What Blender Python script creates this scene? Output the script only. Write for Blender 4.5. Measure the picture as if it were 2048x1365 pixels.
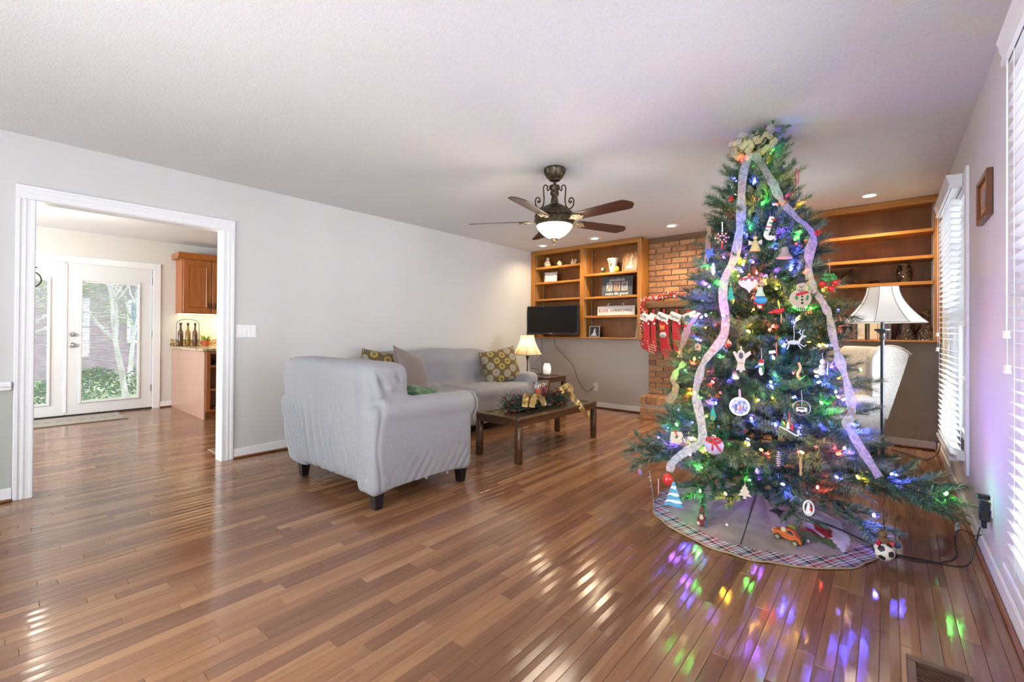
import bpy, bmesh, math, random
from math import sin, cos, pi, radians as rad
from mathutils import Vector, Matrix, noise
import numpy as np
random.seed(7)
for o in list(bpy.data.objects): bpy.data.objects.remove(o)
scn = bpy.context.scene
C = scn.collection

# ------------------------------------------------------------------ camera
cam_d = bpy.data.cameras.new('camera'); cam = bpy.data.objects.new('camera', cam_d); C.objects.link(cam); scn.camera = cam
YAW, PITCH, ROLL, FPX = 0.7015, 0.0061, 0.0056, 889.84
fw = Vector((-sin(YAW)*cos(PITCH), cos(YAW)*cos(PITCH), sin(PITCH))); rt = Vector((cos(YAW), sin(YAW), 0)); up = rt.cross(fw)
r2 = rt*cos(ROLL)+up*sin(ROLL); u2 = -rt*sin(ROLL)+up*cos(ROLL)
CAM = Vector((4.4235, 0, 1.13))
cam.matrix_world = Matrix(((r2.x, u2.x, -fw.x, CAM.x), (r2.y, u2.y, -fw.y, CAM.y), (r2.z, u2.z, -fw.z, CAM.z), (0, 0, 0, 1)))
cam_d.sensor_width = 36; cam_d.lens = FPX/2048*36; cam_d.shift_y = -0.01078; cam_d.clip_start = 0.02; cam_d.clip_end = 300

# ------------------------------------------------------------------ light
scn.view_settings.view_transform = 'Standard'; scn.view_settings.look = 'None'; scn.view_settings.gamma = 1
scn.view_settings.use_curve_mapping = False
scn.view_settings.exposure = 0.0
w = bpy.data.worlds.new('sky'); scn.world = w; w.use_nodes = True
bg = w.node_tree.nodes['Background']; bg.inputs[0].default_value = (0.80, 0.90, 1.0, 1); bg.inputs[1].default_value = 5.0
scn.cycles.max_bounces = 5; scn.cycles.diffuse_bounces = 3; scn.cycles.glossy_bounces = 3; scn.cycles.transparent_max_bounces = 8; scn.cycles.use_adaptive_sampling = True; scn.cycles.adaptive_threshold = .10; scn.cycles.adaptive_min_samples = 10
scn.cycles.sample_clamp_indirect = 6; scn.cycles.use_light_tree = True; scn.cycles.caustics_reflective = False; scn.cycles.caustics_refractive = False
def area(name, loc, target, sx, sy, energy, col=(1, 1, 1), spread=180):
    d = bpy.data.lights.new(name, 'AREA'); d.shape = 'RECTANGLE'; d.size = sx; d.size_y = sy; d.energy = energy; d.color = col; d.spread = rad(spread)
    o = bpy.data.objects.new(name, d); C.objects.link(o); o.location = loc
    o.rotation_euler = (Vector(target)-Vector(loc)).to_track_quat('-Z', 'Y').to_euler(); return o
def point(name, loc, energy, col, r=0.03):
    d = bpy.data.lights.new(name, 'POINT'); d.energy = energy; d.color = col; d.shadow_soft_size = r
    o = bpy.data.objects.new(name, d); C.objects.link(o); o.location = loc; return o
def spot(name, loc, energy, col, ang, r=0.04, blend=.6, target=None):
    d = bpy.data.lights.new(name, 'SPOT'); d.energy = energy; d.color = col; d.shadow_soft_size = r; d.spot_size = rad(ang); d.spot_blend = blend
    o = bpy.data.objects.new(name, d); C.objects.link(o); o.location = loc
    if target is not None: o.rotation_euler = (Vector(target)-Vector(loc)).to_track_quat('-Z', 'Y').to_euler()
    return o
area('window_daylight_far', (5.15, 4.5, 1.3), (0, 4.5, 1.4), 1.1, 1.9, 130, (.93, .96, 1))
area('window_daylight_near', (5.15, 1.75, 1.3), (0, 1.75, 1.0), 1.1, 1.9, 110, (.93, .96, 1))
area('rear_fill', (2.2, -3.1, 1.35), (1.2, 5, 1.3), 3.4, 1.7, 80, (.93, .96, 1))  # added fill light behind the camera, shining in through a made-up opening
area('ceiling_fill', (2.9, -0.45, .9), (2.7, 3.6, 2.44), 1.5, 1.2, 41, (.95, .98, 1))  # added fill lamp out of view, aimed up to brighten ceiling and room
area('kitchen_fill', (-1.9, -2.6, 1.5), (-2.0, 3, 1.4), 2.4, 1.3, 170, (.95, .98, 1))  # added off-screen fill that brightens the kitchen
sun = bpy.data.lights.new('sun', 'SUN'); sun.energy = 2.0; sun.angle = rad(2); so = bpy.data.objects.new('sun', sun); C.objects.link(so)
so.rotation_euler = Vector((-.25, .75, -.75)).to_track_quat('-Z', 'Y').to_euler()

# ------------------------------------------------------------------ materials
MATS = {}
def nt(m): return m.node_tree.nodes, m.node_tree.links
def P(name, col, rough=.6, metal=0., spec=.5, emit=None, es=0, coat=0, trans=0, alpha=1, sheen=0):
    if name in MATS: return MATS[name]
    m = bpy.data.materials.new(name); m.use_nodes = True; b = m.node_tree.nodes['Principled BSDF']
    b.inputs['Base Color'].default_value = (*col, 1); b.inputs['Roughness'].default_value = rough; b.inputs['Metallic'].default_value = metal
    b.inputs['Specular IOR Level'].default_value = spec
    if coat: b.inputs['Coat Weight'].default_value = coat; b.inputs['Coat Roughness'].default_value = .08
    if trans: b.inputs['Transmission Weight'].default_value = trans
    if alpha < 1: b.inputs['Alpha'].default_value = alpha
    if sheen: b.inputs['Sheen Weight'].default_value = sheen
    if emit: b.inputs['Emission Color'].default_value = (*emit, 1); b.inputs['Emission Strength'].default_value = es
    MATS[name] = m; return m
def bsdf(m): return m.node_tree.nodes['Principled BSDF']
def noisy(m, c1, c2, scale=(5, 5, 5), detail=4, lo=.35, hi=.65, bump=0., bscale=None, dist=.002, kind='Object'):
    n, l = nt(m); tc = n.new('ShaderNodeTexCoord'); mp = n.new('ShaderNodeMapping'); mp.inputs['Scale'].default_value = scale
    l.new(tc.outputs[kind], mp.inputs[0]); nz = n.new('ShaderNodeTexNoise'); nz.inputs['Scale'].default_value = 1; nz.inputs['Detail'].default_value = detail
    l.new(mp.outputs[0], nz.inputs[0]); cr = n.new('ShaderNodeValToRGB'); cr.color_ramp.elements[0].position = lo; cr.color_ramp.elements[1].position = hi
    cr.color_ramp.elements[0].color = (*c1, 1); cr.color_ramp.elements[1].color = (*c2, 1)
    l.new(nz.outputs[0], cr.inputs[0]); l.new(cr.outputs[0], bsdf(m).inputs['Base Color'])
    if bump:
        nb = nz
        if bscale:
            mp2 = n.new('ShaderNodeMapping'); mp2.inputs['Scale'].default_value = bscale; l.new(tc.outputs[kind], mp2.inputs[0])
            nb = n.new('ShaderNodeTexNoise'); nb.inputs['Scale'].default_value = 1; nb.inputs['Detail'].default_value = 3; l.new(mp2.outputs[0], nb.inputs[0])
        bp = n.new('ShaderNodeBump'); bp.inputs['Strength'].default_value = bump; bp.inputs['Distance'].default_value = dist
        l.new(nb.outputs[0], bp.inputs['Height']); l.new(bp.outputs[0], bsdf(m).inputs['Normal'])
    return m
def wood(name, c1, c2, rough=.4, ax=0, coat=0, fine=1.):
    sc = [38*fine, 38*fine, 38*fine]; sc[ax] = 2.2*fine
    return noisy(P(name, c1, rough, coat=coat), c1, c2, sc, 6, .3, .7, .12, None, .001)
wall_m = noisy(P('wall_paint', (.60, .59, .57), .75), (.585, .58, .56), (.61, .60, .585), (1.5, 1.5, 1.5), 2, bump=.15, bscale=(120, 120, 120), dist=.001)
sage_m = P('sage_wall_paint', (.42, .44, .39), .75)
kwall_m = P('kitchen_wall_paint', (.66, .63, .58), .75)
ceil_m = noisy(P('popcorn_ceiling', (.66, .66, .66), .9), (.63, .63, .635), (.70, .70, .70), (160, 160, 160), 2, .3, .7, .45, (110, 110, 110), .004)
white_m = P('white_trim_paint', (.80, .80, .80), .35)
door_m = P('white_door_paint', (.72, .72, .71), .4)
shoe_m = wood('shoe_wood', (.16, .055, .02), (.26, .10, .04), .4, 1)
book_w = [wood('bookcase_wood_%d' % i, (.31, .115, .016), (.45, .19, .034), .38, i) for i in range(3)]
back_w = noisy(P('bookcase_back_wood', (.14, .05, .015), .4), (.17, .060, .014), (.30, .115, .026), (7, 7, 1.5), 5, .3, .7)
cab_w = wood('cherry_cabinet_wood', (.30, .085, .018), (.42, .14, .032), .32, 2)
cabend_w = wood('cabinet_end_wood', (.42, .24, .17), (.50, .30, .21), .3, 2)
dark_w = wood('dark_table_wood', (.050, .021, .009), (.10, .044, .017), .28, 1, coat=.4)
mant_w = wood('mantel_wood', (.10, .045, .015), (.19, .085, .027), .5, 0)
blade_w = wood('fan_blade_wood', (.035, .012, .008), (.06, .022, .014), .3, 0)
blk = P('black_plastic', (.012, .012, .013), .35); blkleg = P('espresso_leg', (.008, .007, .009), .25)
bronze = noisy(P('aged_bronze', (.045, .034, .022), .42, .8), (.03, .023, .017), (.12, .09, .05), (60, 60, 60), 3)
irn = P('dark_iron', (.05, .04, .035), .4, .7)
steel = P('lamp_grey_metal', (.09, .095, .10), .35, .8)
nickel = P('satin_nickel', (.45, .43, .38), .3, 1)
def glassmat(name, tint=(1, 1, 1), gl=.12, rough=.02):
    if name in MATS: return MATS[name]
    m = bpy.data.materials.new(name); m.use_nodes = True; n, l = nt(m); n.clear(); out = n.new('ShaderNodeOutputMaterial')
    t = n.new('ShaderNodeBsdfTransparent'); t.inputs[0].default_value = (*tint, 1); g = n.new('ShaderNodeBsdfGlossy'); g.inputs['Roughness'].default_value = rough
    fr = n.new('ShaderNodeFresnel'); fr.inputs[0].default_value = 1.5; ad = n.new('ShaderNodeMath'); ad.operation = 'ADD'; ad.inputs[1].default_value = gl
    mx = n.new('ShaderNodeMixShader'); l.new(fr.outputs[0], ad.inputs[0]); l.new(ad.outputs[0], mx.inputs[0]); l.new(t.outputs[0], mx.inputs[1]); l.new(g.outputs[0], mx.inputs[2]); l.new(mx.outputs[0], out.inputs[0])
    MATS[name] = m; return m
pane_m = glassmat('window_glass', (.96, .98, 1), .02)
cut_m = glassmat('cut_glass', (.93, .84, .72), .06, .10)
cg_n, cg_l = nt(cut_m)
vor = cg_n.new('ShaderNodeTexVoronoi'); vor.inputs['Scale'].default_value = 70; bmp = cg_n.new('ShaderNodeBump'); bmp.inputs['Strength'].default_value = 1; bmp.inputs['Distance'].default_value = .01
tco = cg_n.new('ShaderNodeTexCoord'); cg_l.new(tco.outputs['Object'], vor.inputs[0]); cg_l.new(vor.outputs[0], bmp.inputs['Height'])
for nd in cg_n:
    if nd.type in ('BSDF_GLOSSY', 'FRESNEL'): cg_l.new(bmp.outputs[0], nd.inputs['Normal'])
hur_m = glassmat('clear_glass', (.95, .95, .97), .10)
# oak floor: colour, grain and gloss per strip from a face attribute
floor_m = P('oak_floor', (.3, .14, .06), .2, coat=0)
def make_floor():
    n, l = nt(floor_m); b = bsdf(floor_m)
    at = n.new('ShaderNodeAttribute'); at.attribute_name = 'strip'
    sx = n.new('ShaderNodeSeparateColor'); l.new(at.outputs['Color'], sx.inputs[0])
    tc = n.new('ShaderNodeTexCoord'); off = n.new('ShaderNodeVectorMath'); off.operation = 'MULTIPLY_ADD'
    off.inputs[1].default_value = (31, 17, 9); l.new(at.outputs['Color'], off.inputs[0]); l.new(tc.outputs['Object'], off.inputs[2])
    mp = n.new('ShaderNodeMapping'); mp.inputs['Scale'].default_value = (34, 1.7, 1); l.new(off.outputs[0], mp.inputs[0])
    g = n.new('ShaderNodeTexNoise'); g.inputs['Scale'].default_value = 1; g.inputs['Detail'].default_value = 7; g.inputs['Distortion'].default_value = 1.3; l.new(mp.outputs[0], g.inputs[0])
    mp2 = n.new('ShaderNodeMapping'); mp2.inputs['Scale'].default_value = (150, 4, 1); l.new(off.outputs[0], mp2.inputs[0])
    g2 = n.new('ShaderNodeTexNoise'); g2.inputs['Scale'].default_value = 1; g2.inputs['Detail'].default_value = 4; l.new(mp2.outputs[0], g2.inputs[0])
    cr = n.new('ShaderNodeValToRGB'); e = cr.color_ramp.elements
    e[0].position = 0; e[0].color = (.185, .085, .046, 1); e[1].position = 1; e[1].color = (.355, .190, .094, 1)
    for p, c in ((.10, (.235, .110, .054, 1)), (.35, (.278, .135, .064, 1)), (.7, (.310, .157, .074, 1))):
        q = e.new(p); q.color = c
    l.new(sx.outputs[0], cr.inputs[0])
    gr = n.new('ShaderNodeMapRange'); gr.inputs['From Min'].default_value = .3; gr.inputs['From Max'].default_value = .72; gr.inputs['To Min'].default_value = .84; gr.inputs['To Max'].default_value = 1.12
    l.new(g.outputs[0], gr.inputs[0])
    gr2 = n.new('ShaderNodeMapRange'); gr2.inputs['From Min'].default_value = .3; gr2.inputs['From Max'].default_value = .7; gr2.inputs['To Min'].default_value = .90; gr2.inputs['To Max'].default_value = 1.07
    l.new(g2.outputs[0], gr2.inputs[0]); mu = n.new('ShaderNodeMath'); mu.operation = 'MULTIPLY'; l.new(gr.outputs[0], mu.inputs[0]); l.new(gr2.outputs[0], mu.inputs[1])
    mx = n.new('ShaderNodeMix'); mx.data_type = 'RGBA'; mx.blend_type = 'MULTIPLY'; mx.inputs[0].default_value = 1
    l.new(cr.outputs[0], mx.inputs[6]); l.new(mu.outputs[0], mx.inputs[7]); l.new(mx.outputs[2], b.inputs['Base Color'])
    b.inputs['Roughness'].default_value = .15; b.inputs['Specular IOR Level'].default_value = .62
    mp3 = n.new('ShaderNodeMapping'); mp3.inputs['Scale'].default_value = (26, 7, 1); l.new(off.outputs[0], mp3.inputs[0])
    g3 = n.new('ShaderNodeTexNoise'); g3.inputs['Scale'].default_value = 1; g3.inputs['Detail'].default_value = 3; l.new(mp3.outputs[0], g3.inputs[0])
    bp = n.new('ShaderNodeBump'); bp.inputs['Strength'].default_value = .10; bp.inputs['Distance'].default_value = .0016; l.new(g3.outputs[0], bp.inputs['Height'])
    bp2 = n.new('ShaderNodeBump'); bp2.inputs['Strength'].default_value = .06; bp2.inputs['Distance'].default_value = .0005; l.new(g2.outputs[0], bp2.inputs['Height']); l.new(bp.outputs[0], bp2.inputs['Normal'])
    l.new(bp2.outputs[0], b.inputs['Normal'])
make_floor()
def rib(name, c, k, amt=.35, band=.07):
    m = P(name, c, .9, spec=.2, sheen=.15); n, l = nt(m); tc = n.new('ShaderNodeTexCoord'); sp = n.new('ShaderNodeSeparateXYZ'); l.new(tc.outputs['Object'], sp.inputs[0])
    a = n.new('ShaderNodeMath'); a.operation = 'ADD'; l.new(sp.outputs[0], a.inputs[0]); l.new(sp.outputs[1], a.inputs[1])
    k_ = n.new('ShaderNodeMath'); k_.operation = 'MULTIPLY'; k_.inputs[1].default_value = k; l.new(a.outputs[0], k_.inputs[0])
    s = n.new('ShaderNodeMath'); s.operation = 'SINE'; l.new(k_.outputs[0], s.inputs[0])
    z_ = n.new('ShaderNodeMath'); z_.operation = 'MULTIPLY'; z_.inputs[1].default_value = k; l.new(sp.outputs[2], z_.inputs[0])
    s2 = n.new('ShaderNodeMath'); s2.operation = 'SINE'; l.new(z_.outputs[0], s2.inputs[0]); ad = n.new('ShaderNodeMath'); ad.operation = 'MULTIPLY_ADD'; ad.inputs[1].default_value = .45
    l.new(s2.outputs[0], ad.inputs[0]); l.new(s.outputs[0], ad.inputs[2])
    bp = n.new('ShaderNodeBump'); bp.inputs['Strength'].default_value = amt; bp.inputs['Distance'].default_value = .002; l.new(ad.outputs[0], bp.inputs['Height']); l.new(bp.outputs[0], bsdf(m).inputs['Normal'])
    mr = n.new('ShaderNodeMapRange'); mr.inputs['From Min'].default_value = -1.4; mr.inputs['From Max'].default_value = 1.4; mr.inputs['To Min'].default_value = 1-band*2; mr.inputs['To Max'].default_value = 1+band
    l.new(ad.outputs[0], mr.inputs[0]); mx = n.new('ShaderNodeMix'); mx.data_type = 'RGBA'; mx.blend_type = 'MULTIPLY'; mx.inputs[0].default_value = 1; mx.inputs[6].default_value = (*c, 1)
    l.new(mr.outputs[0], mx.inputs[7]); l.new(mx.outputs[2], bsdf(m).inputs['Base Color']); return m
cover_m = rib('ribbed_grey_slipcover', (.315, .315, .325), 620)
sofa_m = rib('grey_stretch_slipcover', (.30, .30, .325), 900, .15, .03)
brick_m = P('brick_clay', (.4, .16, .08), .85); 
def brickmat():
    n, l = nt(brick_m); oi = n.new('ShaderNodeObjectInfo'); cr = n.new('ShaderNodeValToRGB'); e = cr.color_ramp.elements
    e[0].color = (.22, .10, .055, 1); e[1].color = (.50, .27, .12, 1); q = e.new(.2); q.color = (.38, .175, .08, 1); q = e.new(.7); q.color = (.46, .225, .095, 1)
    l.new(oi.outputs['Random'], cr.inputs[0]); tc = n.new('ShaderNodeTexCoord'); nz = n.new('ShaderNodeTexNoise'); nz.inputs['Scale'].default_value = 26; nz.inputs['Detail'].default_value = 5
    ov = n.new('ShaderNodeVectorMath'); ov.operation = 'ADD'; l.new(tc.outputs['Object'], ov.inputs[0]); l.new(oi.outputs['Location'], ov.inputs[1]); l.new(ov.outputs[0], nz.inputs[0])
    mr = n.new('ShaderNodeMapRange'); mr.inputs['From Min'].default_value = .3; mr.inputs['From Max'].default_value = .7; mr.inputs['To Min'].default_value = .6; mr.inputs['To Max'].default_value = 1.2; l.new(nz.outputs[0], mr.inputs[0])
    mx = n.new('ShaderNodeMix'); mx.data_type = 'RGBA'; mx.blend_type = 'MULTIPLY'; mx.inputs[0].default_value = 1; l.new(cr.outputs[0], mx.inputs[6]); l.new(mr.outputs[0], mx.inputs[7])
    l.new(mx.outputs[2], bsdf(brick_m).inputs['Base Color']); bp = n.new('ShaderNodeBump'); bp.inputs['Strength'].default_value = .5; bp.inputs['Distance'].default_value = .004
    l.new(nz.outputs[0], bp.inputs['Height']); l.new(bp.outputs[0], bsdf(brick_m).inputs['Normal'])
brickmat()
mortar_m = noisy(P('mortar', (.45, .36, .27), .95), (.36, .29, .22), (.50, .41, .32), (60, 60, 60), 3, bump=.4)

# ------------------------------------------------------------------ mesh tools
class B:
    def __init__(s): s.bm = bmesh.new()
    def _add(s, t, mi, M):
        if M is not None: bmesh.ops.transform(t, matrix=M, verts=t.verts)
        for f in t.faces: f.material_index = mi
        me = bpy.data.meshes.new('tmp'); t.to_mesh(me); t.free(); s.bm.from_mesh(me); bpy.data.meshes.remove(me); return s
    def box(s, x0, x1, y0, y1, z0, z1, bev=0, mi=0, M=None, seg=1):
        t = bmesh.new(); bmesh.ops.create_cube(t, size=1)
        bmesh.ops.transform(t, matrix=Matrix.Translation(((x0+x1)/2, (y0+y1)/2, (z0+z1)/2)) @ Matrix.Diagonal((abs(x1-x0), abs(y1-y0), abs(z1-z0), 1)), verts=t.verts)
        if bev: bmesh.ops.bevel(t, geom=t.edges[:], offset=bev, segments=seg, affect='EDGES', profile=.5)
        return s._add(t, mi, M)
    def taper(s, x, y, z0, z1, a, b, mi=0, M=None, ox=0, oy=0):   # square leg, half width a at z0 (bottom), b at z1
        t = bmesh.new(); lo = [t.verts.new((x+sx*a+ox, y+sy*a+oy, z0)) for sx, sy in ((-1, -1), (1, -1), (1, 1), (-1, 1))]
        hi = [t.verts.new((x+sx*b, y+sy*b, z1)) for sx, sy in ((-1, -1), (1, -1), (1, 1), (-1, 1))]
        t.faces.new(lo[::-1]); t.faces.new(hi)
        for i in range(4): t.faces.new((lo[i], lo[(i+1) % 4], hi[(i+1) % 4], hi[i]))
        bmesh.ops.bevel(t, geom=t.edges[:], offset=.003, segments=1, affect='EDGES'); return s._add(t, mi, M)
    def lathe(s, prof, n=24, c=(0, 0, 0), mi=0, M=None, cap=True, wob=None):
        t = bmesh.new(); rings = []
        for r, z in prof:
            rings.append([t.verts.new((c[0]+(r*(wob(2*pi*i/n, z) if wob else 1))*cos(2*pi*i/n), c[1]+(r*(wob(2*pi*i/n, z) if wob else 1))*sin(2*pi*i/n), c[2]+z)) for i in range(n)])
        for a, b_ in zip(rings, rings[1:]):
            for i in range(n): t.faces.new((a[i], a[(i+1) % n], b_[(i+1) % n], b_[i]))
        if cap:
            if prof[0][0] > 1e-5: t.faces.new(rings[0][::-1])
            if prof[-1][0] > 1e-5: t.faces.new(rings[-1])
        bmesh.ops.remove_doubles(t, verts=t.verts, dist=1e-6); bmesh.ops.recalc_face_normals(t, faces=t.faces[:]); return s._add(t, mi, M)
    def tube(s, pts, r=.003, n=6, mi=0, M=None, cap=True):
        t = bmesh.new(); pts = [Vector(p) for p in pts]; rings = []; prev = None
        for i, p in enumerate(pts):
            d = (pts[min(i+1, len(pts)-1)]-pts[max(i-1, 0)]); d = d.normalized() if d.length > 1e-9 else Vector((0, 0, 1))
            if prev is None: a = d.orthogonal().normalized()
            else:
                a = prev-d*prev.dot(d); a = a.normalized() if a.length > 1e-6 else d.orthogonal().normalized()
            prev = a; b_ = d.cross(a); rr = r[i] if isinstance(r, (list, tuple)) else r
            rings.append([t.verts.new(p+a*rr*cos(2*pi*k/n)+b_*rr*sin(2*pi*k/n)) for k in range(n)])
        for a, b_ in zip(rings, rings[1:]):
            for i in range(n): t.faces.new((a[i], a[(i+1) % n], b_[(i+1) % n], b_[i]))
        if cap: t.faces.new(rings[0][::-1]); t.faces.new(rings[-1])
        return s._add(t, mi, M)
    def prism(s, pts, y0, y1, mi=0, M=None, bev=0, ax='y'):       # outline in (x,z) extruded along y (or (x,y) along z when ax='z')
        t = bmesh.new(); f = (lambda p, h: (p[0], h, p[1])) if ax == 'y' else (lambda p, h: (p[0], p[1], h))
        a = [t.verts.new(f(p, y0)) for p in pts]; b_ = [t.verts.new(f(p, y1)) for p in pts]; k = len(pts)
        t.faces.new(a); t.faces.new(b_[::-1])
        for i in range(k): t.faces.new((a[i], b_[i], b_[(i+1) % k], a[(i+1) % k]))
        bmesh.ops.recalc_face_normals(t, faces=t.faces[:])
        if bev: bmesh.ops.bevel(t, geom=t.edges[:], offset=bev, segments=1, affect='EDGES')
        bmesh.ops.triangulate(t, faces=[f_ for f_ in t.faces if len(f_.verts) > 4]); return s._add(t, mi, M)
    def ball(s, c, r, mi=0, M=None, sub=2, seg=12):
        t = bmesh.new(); bmesh.ops.create_uvsphere(t, u_segments=seg, v_segments=max(6, seg*2//3), radius=1)
        rr = r if isinstance(r, (tuple, list)) else (r, r, r)
        bmesh.ops.transform(t, matrix=Matrix.Translation(c) @ Matrix.Diagonal((*rr, 1)), verts=t.verts); return s._add(t, mi, M)
    def raw(s, vs, fs, mi=0, M=None):
        t = bmesh.new(); v = [t.verts.new(p) for p in vs]
        for f in fs:
            try: t.faces.new([v[i] for i in f])
            except ValueError: pass
        return s._add(t, mi, M)
    def mesh(s, name='mesh', smooth=35, mats=()):
        me = bpy.data.meshes.new(name); s.bm.to_mesh(me); s.bm.free()
        for m in mats: me.materials.append(m)
        if smooth:
            me.polygons.foreach_set('use_smooth', [True]*len(me.polygons)); me.set_sharp_from_angle(angle=rad(smooth))
        return me
    def obj(s, name, mats, parent=None, loc=None, rz=0, smooth=35):
        if not isinstance(mats, (list, tuple)): mats = [mats]
        return link(name, s.mesh(name, smooth, mats), parent, loc, rz)
def link(name, data, parent=None, loc=None, rz=0):
    o = bpy.data.objects.new(name, data); C.objects.link(o)
    if parent is not None: o.parent = parent
    if loc is not None: o.location = loc
    if rz: o.rotation_euler = (0, 0, rz)
    return o
def thing(name, label, cat, loc=(0, 0, 0), rz=0, group=None):
    o = bpy.data.objects.new(name, None); C.objects.link(o); o.empty_display_size = .05
    o.location = loc; o.rotation_euler = (0, 0, rz); o['label'] = label; o['category'] = cat
    if group: o['group'] = group
    return o
def tag(o, label, cat, group=None):
    o['label'] = label; o['category'] = cat
    if group: o['group'] = group
    return o
def struct(name, b, mats, parent=None, smooth=35, label=None):
    o = b.obj(name, mats, parent, smooth=smooth)
    if parent is None: o['kind'] = 'structure'
    if label: o['label'] = label
    return o
def structroot(name, label=None):
    o = bpy.data.objects.new(name, None); C.objects.link(o); o['kind'] = 'structure'
    if label: o['label'] = label
    return o
def dup(root, loc, rz=None, label=None, name=None):
    r = root.copy(); C.objects.link(r); r.location = loc
    if name: r.name = name
    if rz is not None: r.rotation_euler = (0, 0, rz)
    if label: r['label'] = label
    for ch in list(root.children):
        c = ch.copy(); C.objects.link(c); c.parent = r
        for g in list(ch.children):
            d = g.copy(); C.objects.link(d); d.parent = c
    return r
def text(s, parent, loc, size, mat, rz=0, ext=.0008, rx=pi/2, shear=0, align='CENTER', name='lettering', ry=0):
    cu = bpy.data.curves.new('lettering', 'FONT'); cu.body = s; cu.size = size; cu.extrude = ext; cu.align_x = align; cu.align_y = 'CENTER'; cu.shear = shear
    cu.materials.append(mat); o = link(name, cu, parent, loc); o.rotation_euler = (rx, ry, rz); return o
def smoothpts(pts, n=6):
    pts = [Vector(p) for p in pts]; out = []
    for i in range(len(pts)-1):
        p0 = pts[max(i-1, 0)]; p1 = pts[i]; p2 = pts[i+1]; p3 = pts[min(i+2, len(pts)-1)]
        for k in range(n):
            t = k/n; out.append(.5*((2*p1)+(p2-p0)*t+(2*p0-5*p1+4*p2-p3)*t*t+(3*p1-p0-3*p2+p3)*t**3))
    out.append(pts[-1]); return out
RZ = lambda a: Matrix.Rotation(a, 4, 'Z'); RX = lambda a: Matrix.Rotation(a, 4, 'X'); RY = lambda a: Matrix.Rotation(a, 4, 'Y'); T = lambda *p: Matrix.Translation(p)

# ------------------------------------------------------------------ room shell
W, D, H = 4.805, 6.0, 2.44; YR = -3.0
DY1, DY2, DH = .205, 1.335, 2.02
KX, KY0, KY1 = -3.75, -2.5, 4.5
struct('ceiling', B().box(-.06, W+.15, YR-.1, D+.15, H, H+.1), ceil_m)
struct('ceiling_kitchen', B().box(KX-.15, -.06, KY0-.1, KY1+.1, H, H+.1), P('kitchen_ceiling_paint', (.78, .78, .78), .8))
b = B(); b.box(-.12, 0, YR, DY1, 0, H).box(-.12, 0, DY2, D, 0, H).box(-.12, 0, DY1, DY2, DH, H); struct('wall_left', b, wall_m)
struct('wall_back', B().box(-.12, W+.12, D, D+.12, 0, H), P('taupe_back_wall', (.50, .455, .40), .75))
WY = [(3.96, 5.0), (1.20, 2.32)]; WZ0, WZ1 = .36, 2.08
b = B(); b.box(W, W+.12, YR, WY[1][0], 0, H).box(W, W+.12, WY[1][1], WY[0][0], 0, H).box(W, W+.12, WY[0][1], D, 0, H)
for y0, y1 in WY: b.box(W, W+.12, y0, y1, 0, WZ0).box(W, W+.12, y0, y1, WZ1, H)
struct('wall_right', b, wall_m)
b = B(); b.box(-.12, .5, YR-.12, YR, 0, H).box(3.9, W+.12, YR-.12, YR, 0, H).box(.5, 3.9, YR-.12, YR, 0, .5).box(.5, 3.9, YR-.12, YR, 2.2, H); struct('wall_rear', b, wall_m)  # unseen wall; its opening is made up to let the rear fill in
DK = [(-.30, .665), (.675, 1.56)]
b = B(); b.box(KX-.12, KX, KY0, -.30, 0, H).box(KX-.12, KX, 1.57, KY1, 0, H).box(KX-.12, KX, -.30, 1.57, 2.02, H); struct('wall_kitchen_far', b, kwall_m)
b = B(); b.box(KX-.12, -.12, KY0-.12, KY0, 0, .8).box(KX-.12, -.12, KY0-.12, KY0, 2.2, H).box(KX-.12, -3.2, KY0-.12, KY0, .8, 2.2).box(-.6, -.12, KY0-.12, KY0, .8, 2.2); struct('wall_kitchen_front', b, kwall_m)  # opening made up for the kitchen fill to shine through
struct('wall_kitchen_back', B().box(KX-.12, -.12, KY1, KY1+.12, 0, H), kwall_m)
# floor: sub-floor slab with oak strips
fl = struct('floor', B().box(KX-.15, W+.1, YR-.1, D+.1, -.08, -.0018), P('subfloor', (.12, .055, .03), .6))
planks = []
pw = .057; x = KX; rng = random.Random(3)
while x < W:
    ylo, yhi = (KY0 if x < -.06 else YR), (KY1 if x < -.06 else D)
    y = ylo-rng.random()*.9
    while y < yhi:
        L = rng.choice([.35, .5, .7, .9, 1.1, 1.3])*(.85+.3*rng.random()); y2 = min(y+L, yhi)
        if max(y, ylo) < y2-.02: planks.append((x, min(x+pw, W), max(y, ylo), y2))
        y = y+L
    x += pw
def plank_bm(bm, p, lay):
    x0, x1, y0, y1 = p; g = .0002; e = .0011; hx = rng.uniform(-.0003, .0003)
    x0 += g; x1 -= g; y0 += g; y1 -= g; cu = .0003
    v = [bm.verts.new(q) for q in ((x0, y0, -.0016), (x1, y0, -.0016), (x1, y1, -.0016), (x0, y1, -.0016),
         (x0+e, y0+e, hx-.0003), (x1-e, y0+e, -hx-.0003), (x1-e, y1-e, -hx-.0003), (x0+e, y1-e, hx-.0003), ((x0+x1)/2, y0+e, cu), ((x0+x1)/2, y1-e, cu))]
    r = rng.random(); r = r**1.0
    if rng.random() < .12: r *= .25
    colr = (r, rng.random(), rng.random(), 1)
    for f in ((4, 8, 9, 7), (8, 5, 6, 9), (0, 1, 5, 8, 4), (1, 2, 6, 5), (2, 3, 7, 9, 6), (3, 0, 4, 7)):
        fc = bm.faces.new([v[i] for i in f]); fc.smooth = False
        for lp in fc.loops: lp[lay] = colr
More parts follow.
